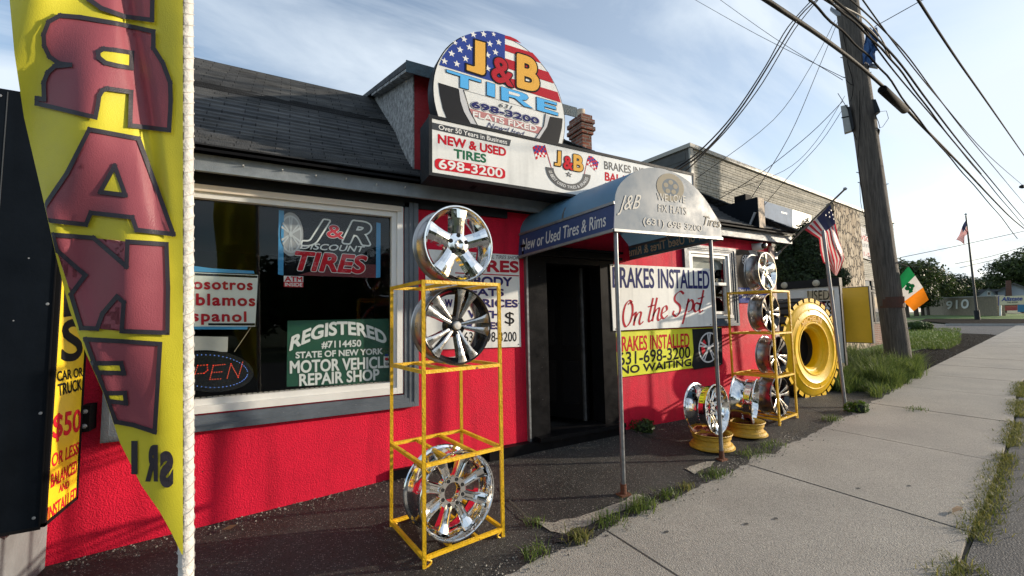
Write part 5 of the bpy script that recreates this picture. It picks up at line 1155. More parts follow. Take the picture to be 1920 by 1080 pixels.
# signs on it
def gsign(name, label, corners, m_, off=.06, d=.05):
    p0 = G0 + gn * off; P = [onP(*q, p0, gn) for q in corners]; t = thing(name, label, 'sign', tuple((P[2] + P[3]) / 2)); MB().prism(P, -gn * d).build('sign_face', m_, t); return t, p0
t, p0 = gsign('pale_sign', 'pale blue and white sign panel on the grey shingle front above the evergreen', [(1434, 377), (1521, 404), (1521, 437), (1434, 410)], mat('sign_bluegrey', (.30, .35, .43), .8, var=(1.5, .25), spec=.05), .14, .09)
MB().poly([onP(*q, p0 + gn * .002, gn) for q in [(1486, 393), (1521, 404), (1521, 437), (1486, 426)]]).build('print', mat('sign_cream', (.55, .54, .45), .5), t, fix=False)
kb = kk(1330, 340, 4.909)
for tx, b, r, tp in (('auto', (660, 290), (715, 305), (660, 270)), ('service', (790, 320), (880, 340), (790, 302))): line(tx, AP(kb(*b), kb(*r), kb(*tp), p0, gn), .004, t, mat('pale_text', (.6, .62, .64), .5), .02)
t, p0 = gsign('auto_banner', 'white auto repair banner hanging on the grey building next to the utility pole', [(1595, 416), (1662, 446), (1662, 497), (1600, 478)], mat('banner_white', (.66, .65, .63), .8, var=(3, .06), spec=.05), .07, .01)
for tx, b, r, tp, mm in (('DEER PARK', (1375, 445), (1560, 520), (1372, 412), GREYI), ('AWSOME', (1338, 515), (1535, 580), (1336, 470), CRIM), ('AUTO-REPAIR', (1368, 590), (1640, 660), (1366, 555), GREYI), ('631-586-', (1362, 668), (1540, 715), (1360, 630), CRIM)): line(tx, AP(kb(*b), kb(*r), kb(*tp), p0, gn), .003, t, mm, .03)
# black projecting box sign on the shop roof
PB = thing('projecting_sign', 'black weathered box sign projecting over the right end of the shop roof', 'sign', tuple(onY(1420, 428, 4.0)))
X0 = onY(1420, 400, 3.95).x; pt = [onX(*q, X0) for q in [(1346, 385), (1420, 369), (1420, 429), (1346, 412)]]
ztp = onX(1420, 369, X0).z; zbm = onX(1420, 429, X0).z; y0_ = onX(1420, 369, X0).y; y1_ = onX(1346, 385, X0).y
m = MB(); m.box((X0, y0_ + .008, zbm), (X0 + .19, y1_, ztp)); m.build('cabinet', NAVYB, PB)
m = MB(); m.box((X0 + .012, y0_, zbm + .005), (X0 + .178, y0_ + .008, ztp - .005)); m.build('end_board', WOODW, PB)
m = MB(); m.bar(onX(1416, 398, X0 - .03), onX(1402, 426, X0 - .05) + V((0, 0, -.05)), .03); m.build('brace', GALV, PB)
m = MB(); m.box((X0 + .02, y1_ - .5, ztp), (X0 + .17, y1_ - .3, ztp + .11)); m.build('top_block', BLACK, PB)
m = MB(); m.bar((X0 + .1, y1_ - .2, zbm - .6), (X0 + .1, y1_ - .2, zbm), .06); m.bar((X0 + .1, y0_ + .4, zbm - .5), (X0 + .1, y0_ + .4, zbm), .05); m.build('leg', STEEL, PB)
# reader board and yellow sign by the tyre
XB = 10.3
RB = thing('reader_board', 'black framed used tires letter board with two lamps behind the giant tyre', 'sign', (XB, 5.0, .2))
a_, b_ = onX(1440, 533, XB), onX(1573, 521, XB); zl = onX(1500, 690, XB).z
m = MB(); m.box((XB, b_.y, onX(1440, 545, XB).z), (XB + .12, a_.y + .8, a_.z + .02)); m.build('header', DARKF, RB)
m = MB(); m.box((XB + .03, b_.y + .03, .55), (XB + .10, a_.y + .8, onX(1440, 545, XB).z - .001)); m.build('letter_panel', SIGNW, RB)
MB().box((XB + .025, b_.y + .005, .5), (XB + .105, b_.y + .0295, onX(1440, 545, XB).z - .002)).build('end_cap', DARKF, RB)
for yy in (b_.y + .1, a_.y + .6): MB().box((XB + .02, yy, -.1), (XB + .11, yy + .1, .549)).build('post', WOODG, RB)
for q in ((1470.5, 535), (1530, 531)):
    p = onX(*q, XB - .002); MB().lathe([(0, -.05), (.06, -.035), (.075, 0), (0, 0)], 20, Matrix.Translation(p) @ Matrix.Rotation(R(-90), 4, 'Z')).build('lamp', mat('lamp_lens', (.5, .46, .36), .3), RB, smooth=40)
XB2 = XB + .028
def BT(tx, b, r, tp, mm): return line(tx, AX(k5b(*b), k5b(*r), k5b(*tp), XB2), .002, RB, mm, .05)
MB().poly([onX(*k5b(*q), XB2 - .002) for q in [(1270, 842), (1345, 838), (1345, 965), (1272, 968)]]).build('print', mat('board_red', (.4, .03, .03), .5), RB, fix=False)
MB().poly([onX(*k5b(*q), XB2 - .002) for q in [(1100, 690), (1470, 680), (1470, 805), (1110, 820)]]).build('print', mat('board_tan', (.5, .42, .28), .5), RB, fix=False)
BT('USED', (1112, 812), (1405, 806), (1112, 690), INK); BT('TIRES', (1120, 968), (1425, 958), (1120, 845), INK); BT('TUBES', (1140, 1110), (1432, 1100), (1140, 988), INK)
for zz in (.0, 1, 2, 3):
    y_ = 826 + zz * 145; MB().poly([onX(*k5b(*q), XB2 - .002) for q in [(640, y_ + 18), (1460, y_ - 8), (1460, y_ + 2), (640, y_ + 28)]]).build('letter_rail', DARKF, RB, fix=False)
XYS = 11.0
YS_ = thing('yellow_box_sign', 'blank mustard yellow box sign with metal edge beside the utility pole', 'sign', (XYS, 4.4, 0))
y1q, y0q = onX(1572, 540, XYS).y, onX(1629, 536, XYS).y; z1q, z0q = onX(1600, 538, XYS).z, onX(1600, 643, XYS).z
m = MB(); m.box((XYS + .004, y0q, z0q), (XYS + .085, y1q, z1q)); m.build('cabinet', mat('dull_metal', (.12, .12, .115), .7, spec=.2), YS_); m = MB().box((XYS, y0q + .02, z0q + .015), (XYS + .0035, y1q - .01, z1q - .015)); m.build('sign_face', mat('mustard_face', (.62, .38, .02), .4, var=(2.5, .1)), YS_)
m = MB(); pz = onX(1572, 600, XYS - .15); m.box((XYS - .2, pz.y - .02, -.1), (XYS - .06, pz.y + .14, onX(1570, 558, XYS - .1).z)); m.build('post', WOODG, YS_); m = MB(); m.box((XYS - .06, pz.y, z0q - .35), (XYS + .004, pz.y + .05, z1q - .05)); m.build('mount', RUST, YS_)
# ================================================================== utility pole and wires
U0 = onG(1687, 690); un = -facing(U0); Ut = onP(1590, 20, U0, un); ud = (Ut - U0); Utop = U0 + ud * 1.12
UPL = thing('utility_pole', 'thick weathered wooden utility pole leaning left by the sidewalk', 'utility pole', tuple(U0))
m = MB(); ps = []; rs = []
rb_ = (onP(1713, 680, U0, un) - onP(1661, 680, U0, un)).length / 2; rt_ = (onP(1611, 30, U0, un) - onP(1571, 30, U0, un)).length / 2
for i in range(60): t = i / 59 * 1.12; ps.append(U0 + ud * (t - .01) + V((.012 * mnoise.noise(V((t * 5, 0, 0))), 0, 0))); rs.append(lerp(rb_, rt_, t) * (1 + .02 * mnoise.noise(V((t * 9, 3, 0)))))
PM = bpy.data.materials.new('pole_wood'); PM.use_nodes = True
def pole_nodes():
    nt = PM.node_tree; N = nt.nodes; L = nt.links; b = N['Principled BSDF']; tc = N.new('ShaderNodeTexCoord'); mp = N.new('ShaderNodeMapping'); mp.inputs['Scale'].default_value = (14, 14, .9); L.new(tc.outputs['Object'], mp.inputs[0]); n = N.new('ShaderNodeTexNoise'); n.inputs['Scale'].default_value = 2.2; n.inputs['Detail'].default_value = 8; n.inputs['Roughness'].default_value = .7; L.new(mp.outputs[0], n.inputs[0])
    r = N.new('ShaderNodeValToRGB'); r.color_ramp.elements[0].position = .34; r.color_ramp.elements[1].position = .68; r.color_ramp.elements[0].color = (.034, .029, .025, 1); r.color_ramp.elements[1].color = (.135, .115, .097, 1); L.new(n.outputs[0], r.inputs[0]); L.new(r.outputs[0], b.inputs['Base Color']); b.inputs['Roughness'].default_value = .85
    bp = N.new('ShaderNodeBump'); bp.inputs['Strength'].default_value = .9; bp.inputs['Distance'].default_value = .03; L.new(n.outputs[0], bp.inputs['Height']); L.new(bp.outputs[0], b.inputs['Normal'])
pole_nodes()
m.tube(ps, rs, 20); m.build('shaft', PM, UPL, smooth=60)
def UP_(x, y, o=0): return onP(x, y, U0 + un * o, un)
t = .19; c = U0 + ud * (150 / 670 * .82); m = MB().tube([UP_(1672, 577, 0), UP_(1670, 557, 0)], lerp(rb_, rt_, .19) * 1.03, 20); m.build('band', mat('rust_band', (.07, .03, .02), .8, bump=(30, .5), var=(10, .3)), UPL)
for q in range(22):
    y = random.uniform(60, 640); s = random.choice((-1, 1)); xx = lerp(1590, 1687, (y - 20) / 670); r_ = lerp(21, 25, y / 690) * s; m = MB().bar(UP_(xx + r_ * .9, y), UP_(xx + r_ * 1.25, y - 2), .02); m.build('bolt', STEEL, UPL)
def ubox(name, cs, m_, o=.2, d=.16): P = [UP_(*q, o) for q in cs]; return MB().prism(P, -un * d).build(name, m_, UPL)
ub = ubox('meter_box', [(1576, 199), (1589, 196), (1598, 244), (1583, 249)], mat('box_grey', (.30, .31, .30), .5, var=(10, .1))); ubox('box_lid', [(1588, 200), (1594, 200), (1602, 240), (1597, 246)], DARKF, .22, .1); ubox('box_seam', [(1577, 220), (1592, 217), (1593, 219), (1578, 222)], BLACK, .206, .01)
ubox('terminal_block', [(1629, 186), (1642, 186), (1650, 206), (1640, 214), (1631, 212)], DARKF, .1, .2); ubox('terminal_block', [(1641, 236), (1650, 243), (1648, 253), (1642, 251)], BLACK, .05, .12); ubox('bracket_arm', [(1630, 117), (1648, 122), (1646, 127), (1628, 124)], STEEL, .1, .1); ubox('top_bracket', [(1558, 12), (1570, 20), (1612, 30), (1612, 36), (1568, 28), (1556, 18)], STEEL, .2, .08)
m = MB()
for a, b in (((1571, 175), (1590, 205)), ((1586, 150), (1600, 160)), ((1600, 160), (1592, 195)), ((1598, 245), (1606, 262)), ((1640, 212), (1650, 240)), ((1612, 170), (1608, 300)), ((1608, 300), (1625, 440)), ((1580, 60), (1590, 120)), ((1590, 120), (1600, 160))): m.tube([UP_(*a, .25), UP_((a[0] + b[0]) / 2 + 2, (a[1] + b[1]) / 2 + 3, .25), UP_(*b, .25)], .008, 5)
m.tube([UP_(1640, 210, .2), UP_(1662, 208, .2), UP_(1666, 222, .2), UP_(1655, 238, .2), UP_(1648, 240, .2)], .006, 5); m.build('service_cable', WIRE, UPL)
RC = thing('blue_rag', 'torn blue cloth caught on the wires beside the utility pole', 'cloth', tuple(UP_(1633, 115, .2)))
rows = []
for i in range(9):
    y = 53 + i * 8.2; rows.append([UP_(lerp(1621, 1645, j / 6) + (2 - i * .9 if i > 5 else 0) + 2 * math.sin(i + j), y + 3 * math.sin(j * 2), .25 + .05 * math.sin(j * 1.7 + i)) for j in range(7)])
MB().grid(rows).build('cloth', mat('rag_blue', (.02, .06, .17), .8, trans=.2), RC, fix=False)
m = MB().prism([UP_(1637, 58, .27), UP_(1641, 62, .27), UP_(1646, 95, .27), UP_(1641, 96, .27), UP_(1639, 80, .27), UP_(1634, 85, .27)], un * .02); m.build('torn_strip', MATS['rag_blue'], RC)
sd = V((math.cos(R(7.66)), math.sin(R(7.66)), 0)); sn = V((sd.y, -sd.x, 0))
def wire(label, pts, r, off=None, dist=None, name='wire', cat='wire', m_=None, group='overhead wires at the utility pole', wob=0):
    P = []
    for i, q in enumerate(pts):
        if off is not None: p = onP(q[0], q[1], U0 + sn * off, sn)
        else: d = ray(q[0], q[1]); hd = math.hypot(d.x, d.y); p = CAM + d * ((q[2] if len(q) > 2 else dist) / hd)
        P.append(p)
    if len(P) > 2:                                   # smooth the run
        Q = []
        for i in range(len(P) - 1):
            p0, p1, p2, p3 = [P[max(0, min(len(P) - 1, j))] for j in (i - 1, i, i + 1, i + 2)]
            for s in range(5): t = s / 5; Q.append(.5 * ((2 * p1) + (p2 - p0) * t + (2 * p0 - 5 * p1 + 4 * p2 - p3) * t * t + (3 * p1 - p0 - 3 * p2 + p3) * t ** 3))
        P = Q + [P[-1]]
    if wob: P = [p + V((0, 0, wob * math.sin(i * 1.3))) for i, p in enumerate(P)]
    o = MB().tube(P, r, 7).build(name, m_ or WIRE, smooth=60, loc=tuple(P[0])); tag(o, label, cat, group); return P
CABM = mat('cable_grey', (.013, .012, .011), .7, bump=(30, .5), spec=.12); WG2 = mat('wire_grey', (.02, .02, .021), .8, spec=.05)
wire('thickest dark cable crossing in front of the utility pole', [(1400, -24), (1437, 0), (1540, 69), (1610, 122), (1660, 166), (1688, 192), (1730, 237), (1800, 308), (1860, 372), (1900, 412), (1935, 440)], .036, off=.42, name='cable', cat='cable', m_=CABM)
pc0, pc1 = onP(1654, 167, U0 + sn * .42, sn), onP(1697, 207, U0 + sn * .42, sn); d_ = (pc1 - pc0).normalized()
SPL = MB().tube([pc0, pc0 + d_ * .03, pc1 - d_ * .03, pc1], [.075, .095, .095, .075], 20).tube([pc0 - d_ * .02, pc0 + d_ * .03], .04, 10).build('cable_splice', mat('splice_black', (.010, .009, .008), .8, spec=.1), smooth=40, loc=tuple(pc0)); tag(SPL, 'black cylindrical splice case on the thickest cable right of the pole', 'splice case')
bun = ((1540, -20), (1600, 30), (1650, 78), (1690, 122), (1740, 190), (1800, 268), (1850, 328), (1900, 388), (1935, 428))
for i, (dx, dy, r, lb) in enumerate(((0, 0, .022, 'twisted wire bundle right of the pole, upper strand'), (-6, 5, .018, 'twisted wire bundle right of the pole, lower strand'), (-26, 20, .016, 'wavy loose wire below the twisted bundle'), (14, -14, .012, 'thin wire just above the twisted bundle'))):
    wire(lb, [(x + dx + (i == 2) * 6 * math.sin(x), y + dy) for x, y in bun], r, off=.75 + .12 * i, wob=(0, .015, .02, 0)[i], m_=(WIRE, WIRE, WIRE, WG2)[i])
wire('grey wire running down to the insulator at the right edge', [(1612, -8), (1680, 85), (1760, 185), (1850, 288), (1916, 346)], .010, off=1.3, m_=WG2); wire('straight wire crossing the upper right sky, lower one', [(1712, -15), (1790, 105), (1860, 205), (1940, 320)], .011, off=2.2, m_=WG2); wire('straight wire crossing the upper right sky, upper one', [(1786, -20), (1850, 105), (1935, 250)], .011, off=3.4, m_=WG2)
ip = onP(1916, 350, U0 + sn * 1.3, sn); tag(MB().lathe([(0, -.12), (.1, -.1), (.12, 0), (.06, .1), (0, .12)], 14, Matrix.Translation(ip)).build('insulator', DARKF, smooth=40, loc=tuple(ip)), 'dark insulator on the wire at the right edge of the sky', 'insulator')
wire('pale looping cable at the pole top, upper', [(1530, -14), (1580, 12), (1622, 36), (1652, 72), (1672, 112)], .014, off=.5, m_=mat('cable_pale', (.16, .15, .13), .7)); wire('pale looping cable at the pole top, lower', [(1545, -4), (1590, 26), (1628, 52), (1655, 84), (1668, 110)], .012, off=.6, m_=MATS['cable_pale']); wire('dark looping cable across the pole head', [(1500, -30), (1560, 8), (1612, 42), (1648, 96), (1690, 150), (1760, 232), (1840, 326)], .016, off=.62)
for lb, pts, r in (('black service wires dropping left to the shop, thick bundle', [(1545, -12, 14), (1500, 30, 12.8), (1455, 100, 11.2), (1395, 195, 9.6), (1330, 275, 8.4), (1268, 322, 7.6)], .017), ('black service wire beside the thick bundle left of the pole', [(1530, -8, 14), (1478, 50, 12.4), (1435, 125, 11), (1375, 215, 9.4), (1310, 285, 8.3), (1262, 318, 7.6)], .014),
                   ('black service wire below the thick bundle left of the pole', [(1538, -5, 14), (1490, 55, 12.4), (1430, 155, 10.8), (1370, 235, 9.3), (1318, 290, 8.4), (1285, 322, 7.8)], .012), ('upper of two thin wires reaching the pole from the left', [(1290, -8, 20), (1420, 65, 17.5), (1583, 146, 14.9)], .008), ('lower of two thin wires reaching the pole from the left', [(1330, -15, 20), (1450, 70, 17.5), (1580, 150, 14.9)], .008),
                   ('thin drop wire ending on the grey shingle front, leftmost', [(1566, 38, 15), (1520, 125, 13.8), (1450, 225, 12.4), (1305, 335, 10.9)], .007), ('thin drop wire ending at the black projecting box', [(1570, 42, 15), (1530, 140, 13), (1480, 255, 11), (1398, 388, 8.6)], .007), ('drop wire from the grey meter box to the grey front', [(1580, 190, 15), (1520, 250, 13.8), (1430, 322, 12.4), (1340, 378, 11.2)], .009), ('second drop wire under the meter box', [(1584, 180, 15), (1530, 265, 13.4), (1470, 320, 12.4), (1355, 362, 11.2)], .006), ('steep drop wire from the meter box to the pale sign', [(1583, 200, 15), (1540, 265, 13.6), (1480, 330, 12.6), (1432, 386, 12)], .007),
                   ('wire crossing the road up from the pole top to the right', [(1640, 50, 14.9), (1690, 22, 14.2), (1740, -6, 13.6)], .010), ('slack wire hanging along the pole face', [(1612, 300, 14.8), (1614, 380, 14.8), (1628, 430, 14.8), (1636, 500, 14.8)], .006), ('low distant wire behind the Irish flag', [(1688, 483, 40), (1800, 460, 44), (1935, 430, 50)], .02), ('distant wire above the house, upper', [(1790, 495, 70), (1860, 480, 74), (1930, 459, 80)], .028), ('distant wire above the house, lower', [(1800, 502, 70), (1860, 488, 74), (1930, 470, 80)], .028)):
    wire(lb, pts, r)
IF = thing('irish_flag', 'Irish tricolour flag with a shamrock hanging from the utility pole', 'flag', tuple(UP_(1688, 560, .1)))
ki = kk(1620, 380, 3.6)
def ifl(x, y, h=0): px, py = ki(x, y); return UP_(px, py, .05 + .10 * math.sin(x * .02 + y * .011) + h)
def quad_sheet(a, b, c_, d__, m_, n=10):
    rows = [[ifl(lerp(lerp(a[0], b[0], j / n), lerp(d__[0], c_[0], j / n), i / n), lerp(lerp(a[1], b[1], j / n), lerp(d__[1], c_[1], j / n), i / n)) for j in range(n + 1)] for i in range(n + 1)]; return MB().grid(rows).build('cloth', m_, IF, smooth=180, fix=False)
IG, IO = cloth('flag_green', (.01, .20, .06), .45), cloth('flag_orange', (.75, .22, .01), .5)
quad_sheet((300, 428), (345, 492), (255, 585), (222, 520), IG); quad_sheet((345, 492), (398, 572), (270, 668), (255, 585), US_W); quad_sheet((398, 572), (437, 655), (335, 732), (270, 668), IO)
for cx, cy, rx, ry in ((300, 555, 17, 14), (325, 562, 18, 14), (293, 578, 18, 15), (322, 582, 12, 10)):
    MB().poly([ifl(cx + rx * math.cos(R(30 * q)), cy + ry * math.sin(R(30 * q)), .01) for q in range(12)]).build('shamrock', IG, IF, fix=False)
MB().poly([ifl(*q, .01) for q in ((298, 575), (318, 578), (332, 602), (300, 616), (302, 595))]).build('shamrock', IG, IF, fix=False)
m = MB().tube([UP_(1680, 492, .12), UP_(1704, 500, .1)], .012, 8); m.build('flag_stick', WOODG, IF)
# ================================================================== far right: lawn, drive, wall, flagpole, signs, house, trees
def gpoly(name, pts, m_, dz, kind='structure'):
    P = [onG(*p) for p in pts]; bm = bmesh.new(); f = bm.faces.new([bm.verts.new((p.x, p.y, 0)) for p in P]); bmesh.ops.triangulate(bm, faces=[f])
    for _ in range(2): bmesh.ops.subdivide_edges(bm, edges=[e for e in bm.edges if e.calc_length() > .5], cuts=2, use_grid_fill=True); bmesh.ops.triangulate(bm, faces=bm.faces)
    bm.verts.index_update(); mb = MB().add([(v.co.x, v.co.y, g(v.co.x, v.co.y) + dz) for v in bm.verts], [tuple(v.index for v in q.verts) for q in bm.faces]); bm.free()
    o = mb.build(name, m_); o['kind'] = kind; return o, P
MULCH = mat('mulch', (.010, .008, .0065), .95, bump=(45, .6, 6), var=(12, .4), spec=.03, speck=[(30, .28, (.045, .035, .03), .3)])
LAWN = mat('lawn', (.085, .15, .022), .9, bump=(60, .8), var=(6, .25))
gpoly('mulch_bed', [(1690, 690), (1735, 708), (1752, 712), (1764, 698), (1830, 671), (1890, 645), (1906, 631), (1850, 625), (1805, 624), (1790, 637), (1735, 652), (1700, 660)], MULCH, -.02)
gpoly('lawn', [(1560, 640), (1560, 700), (1690, 680), (1735, 652), (1790, 637), (1806, 623), (1750, 618), (1690, 616)], LAWN, -.025)
gpoly('driveway', [(1700, 610.5), (1752, 619), (1806, 624.5), (1850, 626), (1906, 631), (1990, 636), (1990, 610), (1800, 609), (1740, 606)], ROADM, -.012)
gpoly('planting_island', [(1728, 602), (1790, 608), (1990, 609), (1990, 599), (1735, 598)], MULCH, .03)
gpoly('far_lawn', [(1690, 599), (1990, 600), (1990, 588), (1690, 588)], LAWN, -.03)
c0_, c1_ = onG(1780, 610), onG(1990, 610.5); m = MB(); m.obox(c0_ + V((0, 0, -.05)), c1_ - c0_, V((0, .18, 0)), V((0, 0, .17))); struct(m.build('curb', CONC))
WB = brickmat('pale_brick', (.30, .25, .18), (.25, .21, .15), (.17, .15, .12), .3, .10, .012, axes='xyz', var=.15)
A1, B1 = onG(1733, 590.5), onG(1871, 592); wn_ = V((B1.y - A1.y, A1.x - B1.x, 0)).normalized(); 
if wn_.dot(CAM - A1) < 0: wn_ = -wn_
BWL = thing('number_wall', 'long low tan brick wall bearing large white house numbers', 'wall', tuple((A1 + B1) / 2))
tA, tB = onP(1733, 560.5, A1, wn_), onP(1871, 555.5, A1, wn_); m = MB().prism([A1 - V((0, 0, .5)), B1 - V((0, 0, .5)), V((B1.x, B1.y, tB.z)), V((A1.x, A1.y, tA.z))], -wn_ * .5); m.build('wall', WB, BWL)
m = MB().prism([V((A1.x, A1.y, tA.z)) + wn_ * .05, V((B1.x, B1.y, tB.z)) + wn_ * .05, V((B1.x, B1.y, tB.z + .12)) + wn_ * .05, V((A1.x, A1.y, tA.z + .12)) + wn_ * .05], -wn_ * .6); m.build('coping', CONC, BWL)
line('910', AP((1774.7, 579.4), (1816.7, 577.2), (1774.7, 565.5), A1 + wn_ * .04, wn_), .02, BWL, WHITEI, .05)
FP = onG(1833, 600); fn_ = -facing(FP)
FPO = thing('flagpole', 'tall dark flagpole flying a small American flag in the planting island', 'flagpole', tuple(FP)); ft = onP(1811, 404, FP, fn_)
m = MB().tube([FP, ft], [.09, .045], 10); m.build('pole', mat('pole_bronze', (.03, .028, .026), .5), FPO, smooth=40); m = MB().lathe([(0, -.1), (.1, 0), (0, .1)], 10, Matrix.Translation(ft + V((0, 0, .1)))); m.build('finial', GALV, FPO); m = MB().tube([FP, FP.lerp(ft, .09)], .16, 10); m.build('base_sleeve', DARKF, FPO)
kf = lambda x, y, u, v: onP(1620 + x / 3.6, 380 + y / 3.6, FP - fn_ * -.1, fn_) + fn_ * (.25 * math.sin(v * 6 + u * 3))
us_cloth([(675, 120), (660, 150), (640, 215), (622, 250)], [(700, 195), (695, 210), (678, 225), (678, 285)], [(688, 118), (692, 160), (700, 195)], [(622, 250), (650, 262), (678, 285)], kf, 'cloth', FPO, 13, 14)
ALS = onG(1876, 593); an_ = -facing(ALS); AS = thing('insurance_sign', 'cream and blue Allstate board on white posts by the far lawn', 'sign', tuple(ALS))
m = MB().prism([onP(*q, ALS, an_) for q in [(1873, 556), (1935, 553), (1935, 570), (1873, 572)]], -an_ * .2); m.build('sign_face', mat('sign_buff', (.62, .55, .38), .5), AS)
m = MB().prism([onP(*q, ALS + an_ * .01, an_) for q in [(1872, 555), (1873.5, 555), (1873.5, 573), (1872, 573)]], -an_ * .25); m.build('sign_border', BLUEI, AS)
line('Allstate', AP((1878, 564.5), (1917, 563), (1878, 557.6), ALS + an_ * .01, an_), .02, AS, BLUEI, .05, .2); line('742-8700', AP((1888, 568.5), (1908, 568), (1888, 566), ALS + an_ * .01, an_), .02, AS, INK, .02)
for x in (1876, 1926): m = MB().bar(onP(x, 592, ALS - an_ * .1, an_), onP(x, 571, ALS - an_ * .1, an_), .12); m.build('post', WHITEP, AS)
m = MB().prism([onP(*q, ALS, an_) for q in [(1908, 571.5), (1935, 571), (1935, 584), (1908, 585)]], -an_ * .15); m.build('lower_panel', mat('panel_teal', (.03, .16, .30), .5), AS)
# parked red car
RCP = onG(1889, 588); rn = -facing(RCP); ra = V((-rn.y, rn.x, 0)); CR = thing('parked_car', 'red car parked in front of the far house', 'car', tuple(RCP)); D_ = (RCP - CAM).length; RCP = RCP + V((0, 0, .05))
kx = 1.0
pr = [(-2.1, .35), (-2.1, .8), (-1.9, .95), (-1.2, 1.0), (-.7, 1.42), (.7, 1.45), (1.3, 1.02), (2.0, .9), (2.15, .7), (2.15, .35)]
m = MB().prism([RCP + ra * a + V((0, 0, b)) for a, b in pr], -rn * 1.7); m.build('body', mat('car_red', (.35, .02, .02), .25, coat=.6), CR)
m = MB().prism([RCP + rn * .01 + ra * a + V((0, 0, b)) for a, b in [(-1.05, 1.02), (-.65, 1.36), (.62, 1.38), (1.05, 1.04)]], -rn * .02); m.build('window', GLOSSB, CR)
for a in (-1.3, 1.35): m = MB().lathe([(0, -.06), (.33, -.06), (.33, .15), (0, .15)], 20, Matrix.Translation(RCP + ra * a + V((0, 0, .33))) @ Matrix.Rotation(math.atan2(rn.x, -rn.y), 4, 'Z')); m.build('wheel', RUBBER, CR)
# house
d0 = ray(1835, 586); HP = CAM + d0 * (88 / math.hypot(d0.x, d0.y)); HP.z = g(60, 0); hn = -facing(HP); ha = V((-hn.y, hn.x, 0)); HS_ = thing('white_house', 'pale house with grey gabled roofs and a brown brick chimney behind the brick wall', 'house', tuple(HP))
def hp(x, y, o=0): px, py = ki(x, y); return onP(px, py, HP + hn * o, hn)
if ha.dot(hp(1000, 600) - hp(800, 600)) < 0: ha = -ha
HWM, HRM = mat('house_siding', (.36, .42, .48), .6), mat('house_roof', (.10, .105, .11), .8, var=(1, .2))
m = MB().prism([hp(765, 700), hp(905, 700), hp(905, 632), hp(840, 582), hp(765, 632)], -hn * 6); m.build('front_wing', HWM, HS_)
m = MB().prism([hp(752, 638, .3), hp(840, 576, .3), hp(840, 582, .3), hp(758, 642, .3)], -hn * 6.5); m.prism([hp(840, 576, .3), hp(918, 636, .3), hp(912, 641, .3), hp(840, 582, .3)], -hn * 6.5); m.build('roof', HRM, HS_)
m = MB().prism([hp(830, 600, .02), hp(858, 600, .02), hp(858, 626, .02), hp(830, 626, .02)], hn * .05); wf = m.build('window', WHITEP, HS_); m = MB().prism([hp(834, 604, .08), hp(854, 604, .08), hp(854, 622, .08), hp(834, 622, .08)], hn * .02); m.build('pane', GLOSSB, wf)
m = MB().prism([hp(905, 720, -1), hp(1130, 720, -1), hp(1130, 590, -1), hp(1010, 548, -1), hp(905, 590, -1)], -hn * 9); m.build('main_wall', HWM, HS_)
m = MB().prism([hp(890, 596, -.6), hp(1010, 540, -.6), hp(1010, 548, -.6), hp(900, 600, -.6)], -hn * 9); m.prism([hp(1010, 540, -.6), hp(1140, 590, -.6), hp(1135, 598, -.6), hp(1010, 548, -.6)], -hn * 9); m.build('roof', HRM, HS_)
m = MB().prism([hp(755, 632, -3), hp(905, 632, -3), hp(958, 620, -3), hp(958, 585, -3), hp(772, 586, -3)], -hn * 2); m.build('roof', HRM, HS_)
m = MB().prism([hp(958, 640, .5), hp(1000, 640, .5), hp(993, 524, .5), hp(958, 526, .5)], -hn * 1.2); m.build('chimney', mat('brown_brick_far', (.12, .06, .045), .9), HS_)
# trees behind; built once in three forms, then copied
def blobset(n, R_, H, seed):
    rr = random.Random(seed); b = []
    for i in range(n):
        a = rr.uniform(0, 6.28); q = rr.uniform(0, .62) * R_; z = rr.uniform(.42, .88) * H; s = rr.uniform(.30, .5) * R_ * (1.15 - .5 * abs(z / H - .6)); b.append(((q * math.cos(a), q * math.sin(a), z), (s, s, s * .8)))
    return b
protos = [tree('broad_tree', 'dark', 'tree', (0, 0, 0), 9, blobset(15, 4.6, 9, 3 + q), 5200, .26, (LEAF_T, LEAF_D, LEAF_T)[q], .28, 'trees along the far skyline') for q in range(3)]
spots = [(1700, 586, 62, .72), (1718, 586, 70, .70), (1742, 586, 84, .76), (1765, 586, 84, .70), (1790, 586, 88, .66), (1815, 586, 120, .78), (1838, 585, 126, .80), (1862, 585, 128, .82), (1885, 585, 128, .80), (1940, 585, 100, 1.02), (1968, 585, 110, 1.25), (1730, 586, 74, .55)]
labs = ['dark leafy tree just right of the utility pole', 'dense tree behind the Irish flag', 'tree above the left end of the brick number wall', 'tree rising behind the white house numbers', 'rounded tree left of the far flagpole', 'pale gapped tree left of the house roof', 'tree behind the house gable', 'tree behind the brown chimney', 'tree right of the brown chimney', 'tall dark tree at the far right over the house', 'tallest tree cut by the right edge', 'smaller tree left of the brick number wall']
for i, (px, py, D, s) in enumerate(spots):
    o = protos[i] if i < 3 else copy_tree(protos[i % 3]); d = ray(px, py); hd = math.hypot(d.x, d.y); p = CAM + d * (D / hd); o.location = (p.x, p.y, g(min(p.x, 60), 0) - .3); o.scale = (s, s, s); o.rotation_euler = (0, 0, i * 1.1); o['label'] = labs[i]
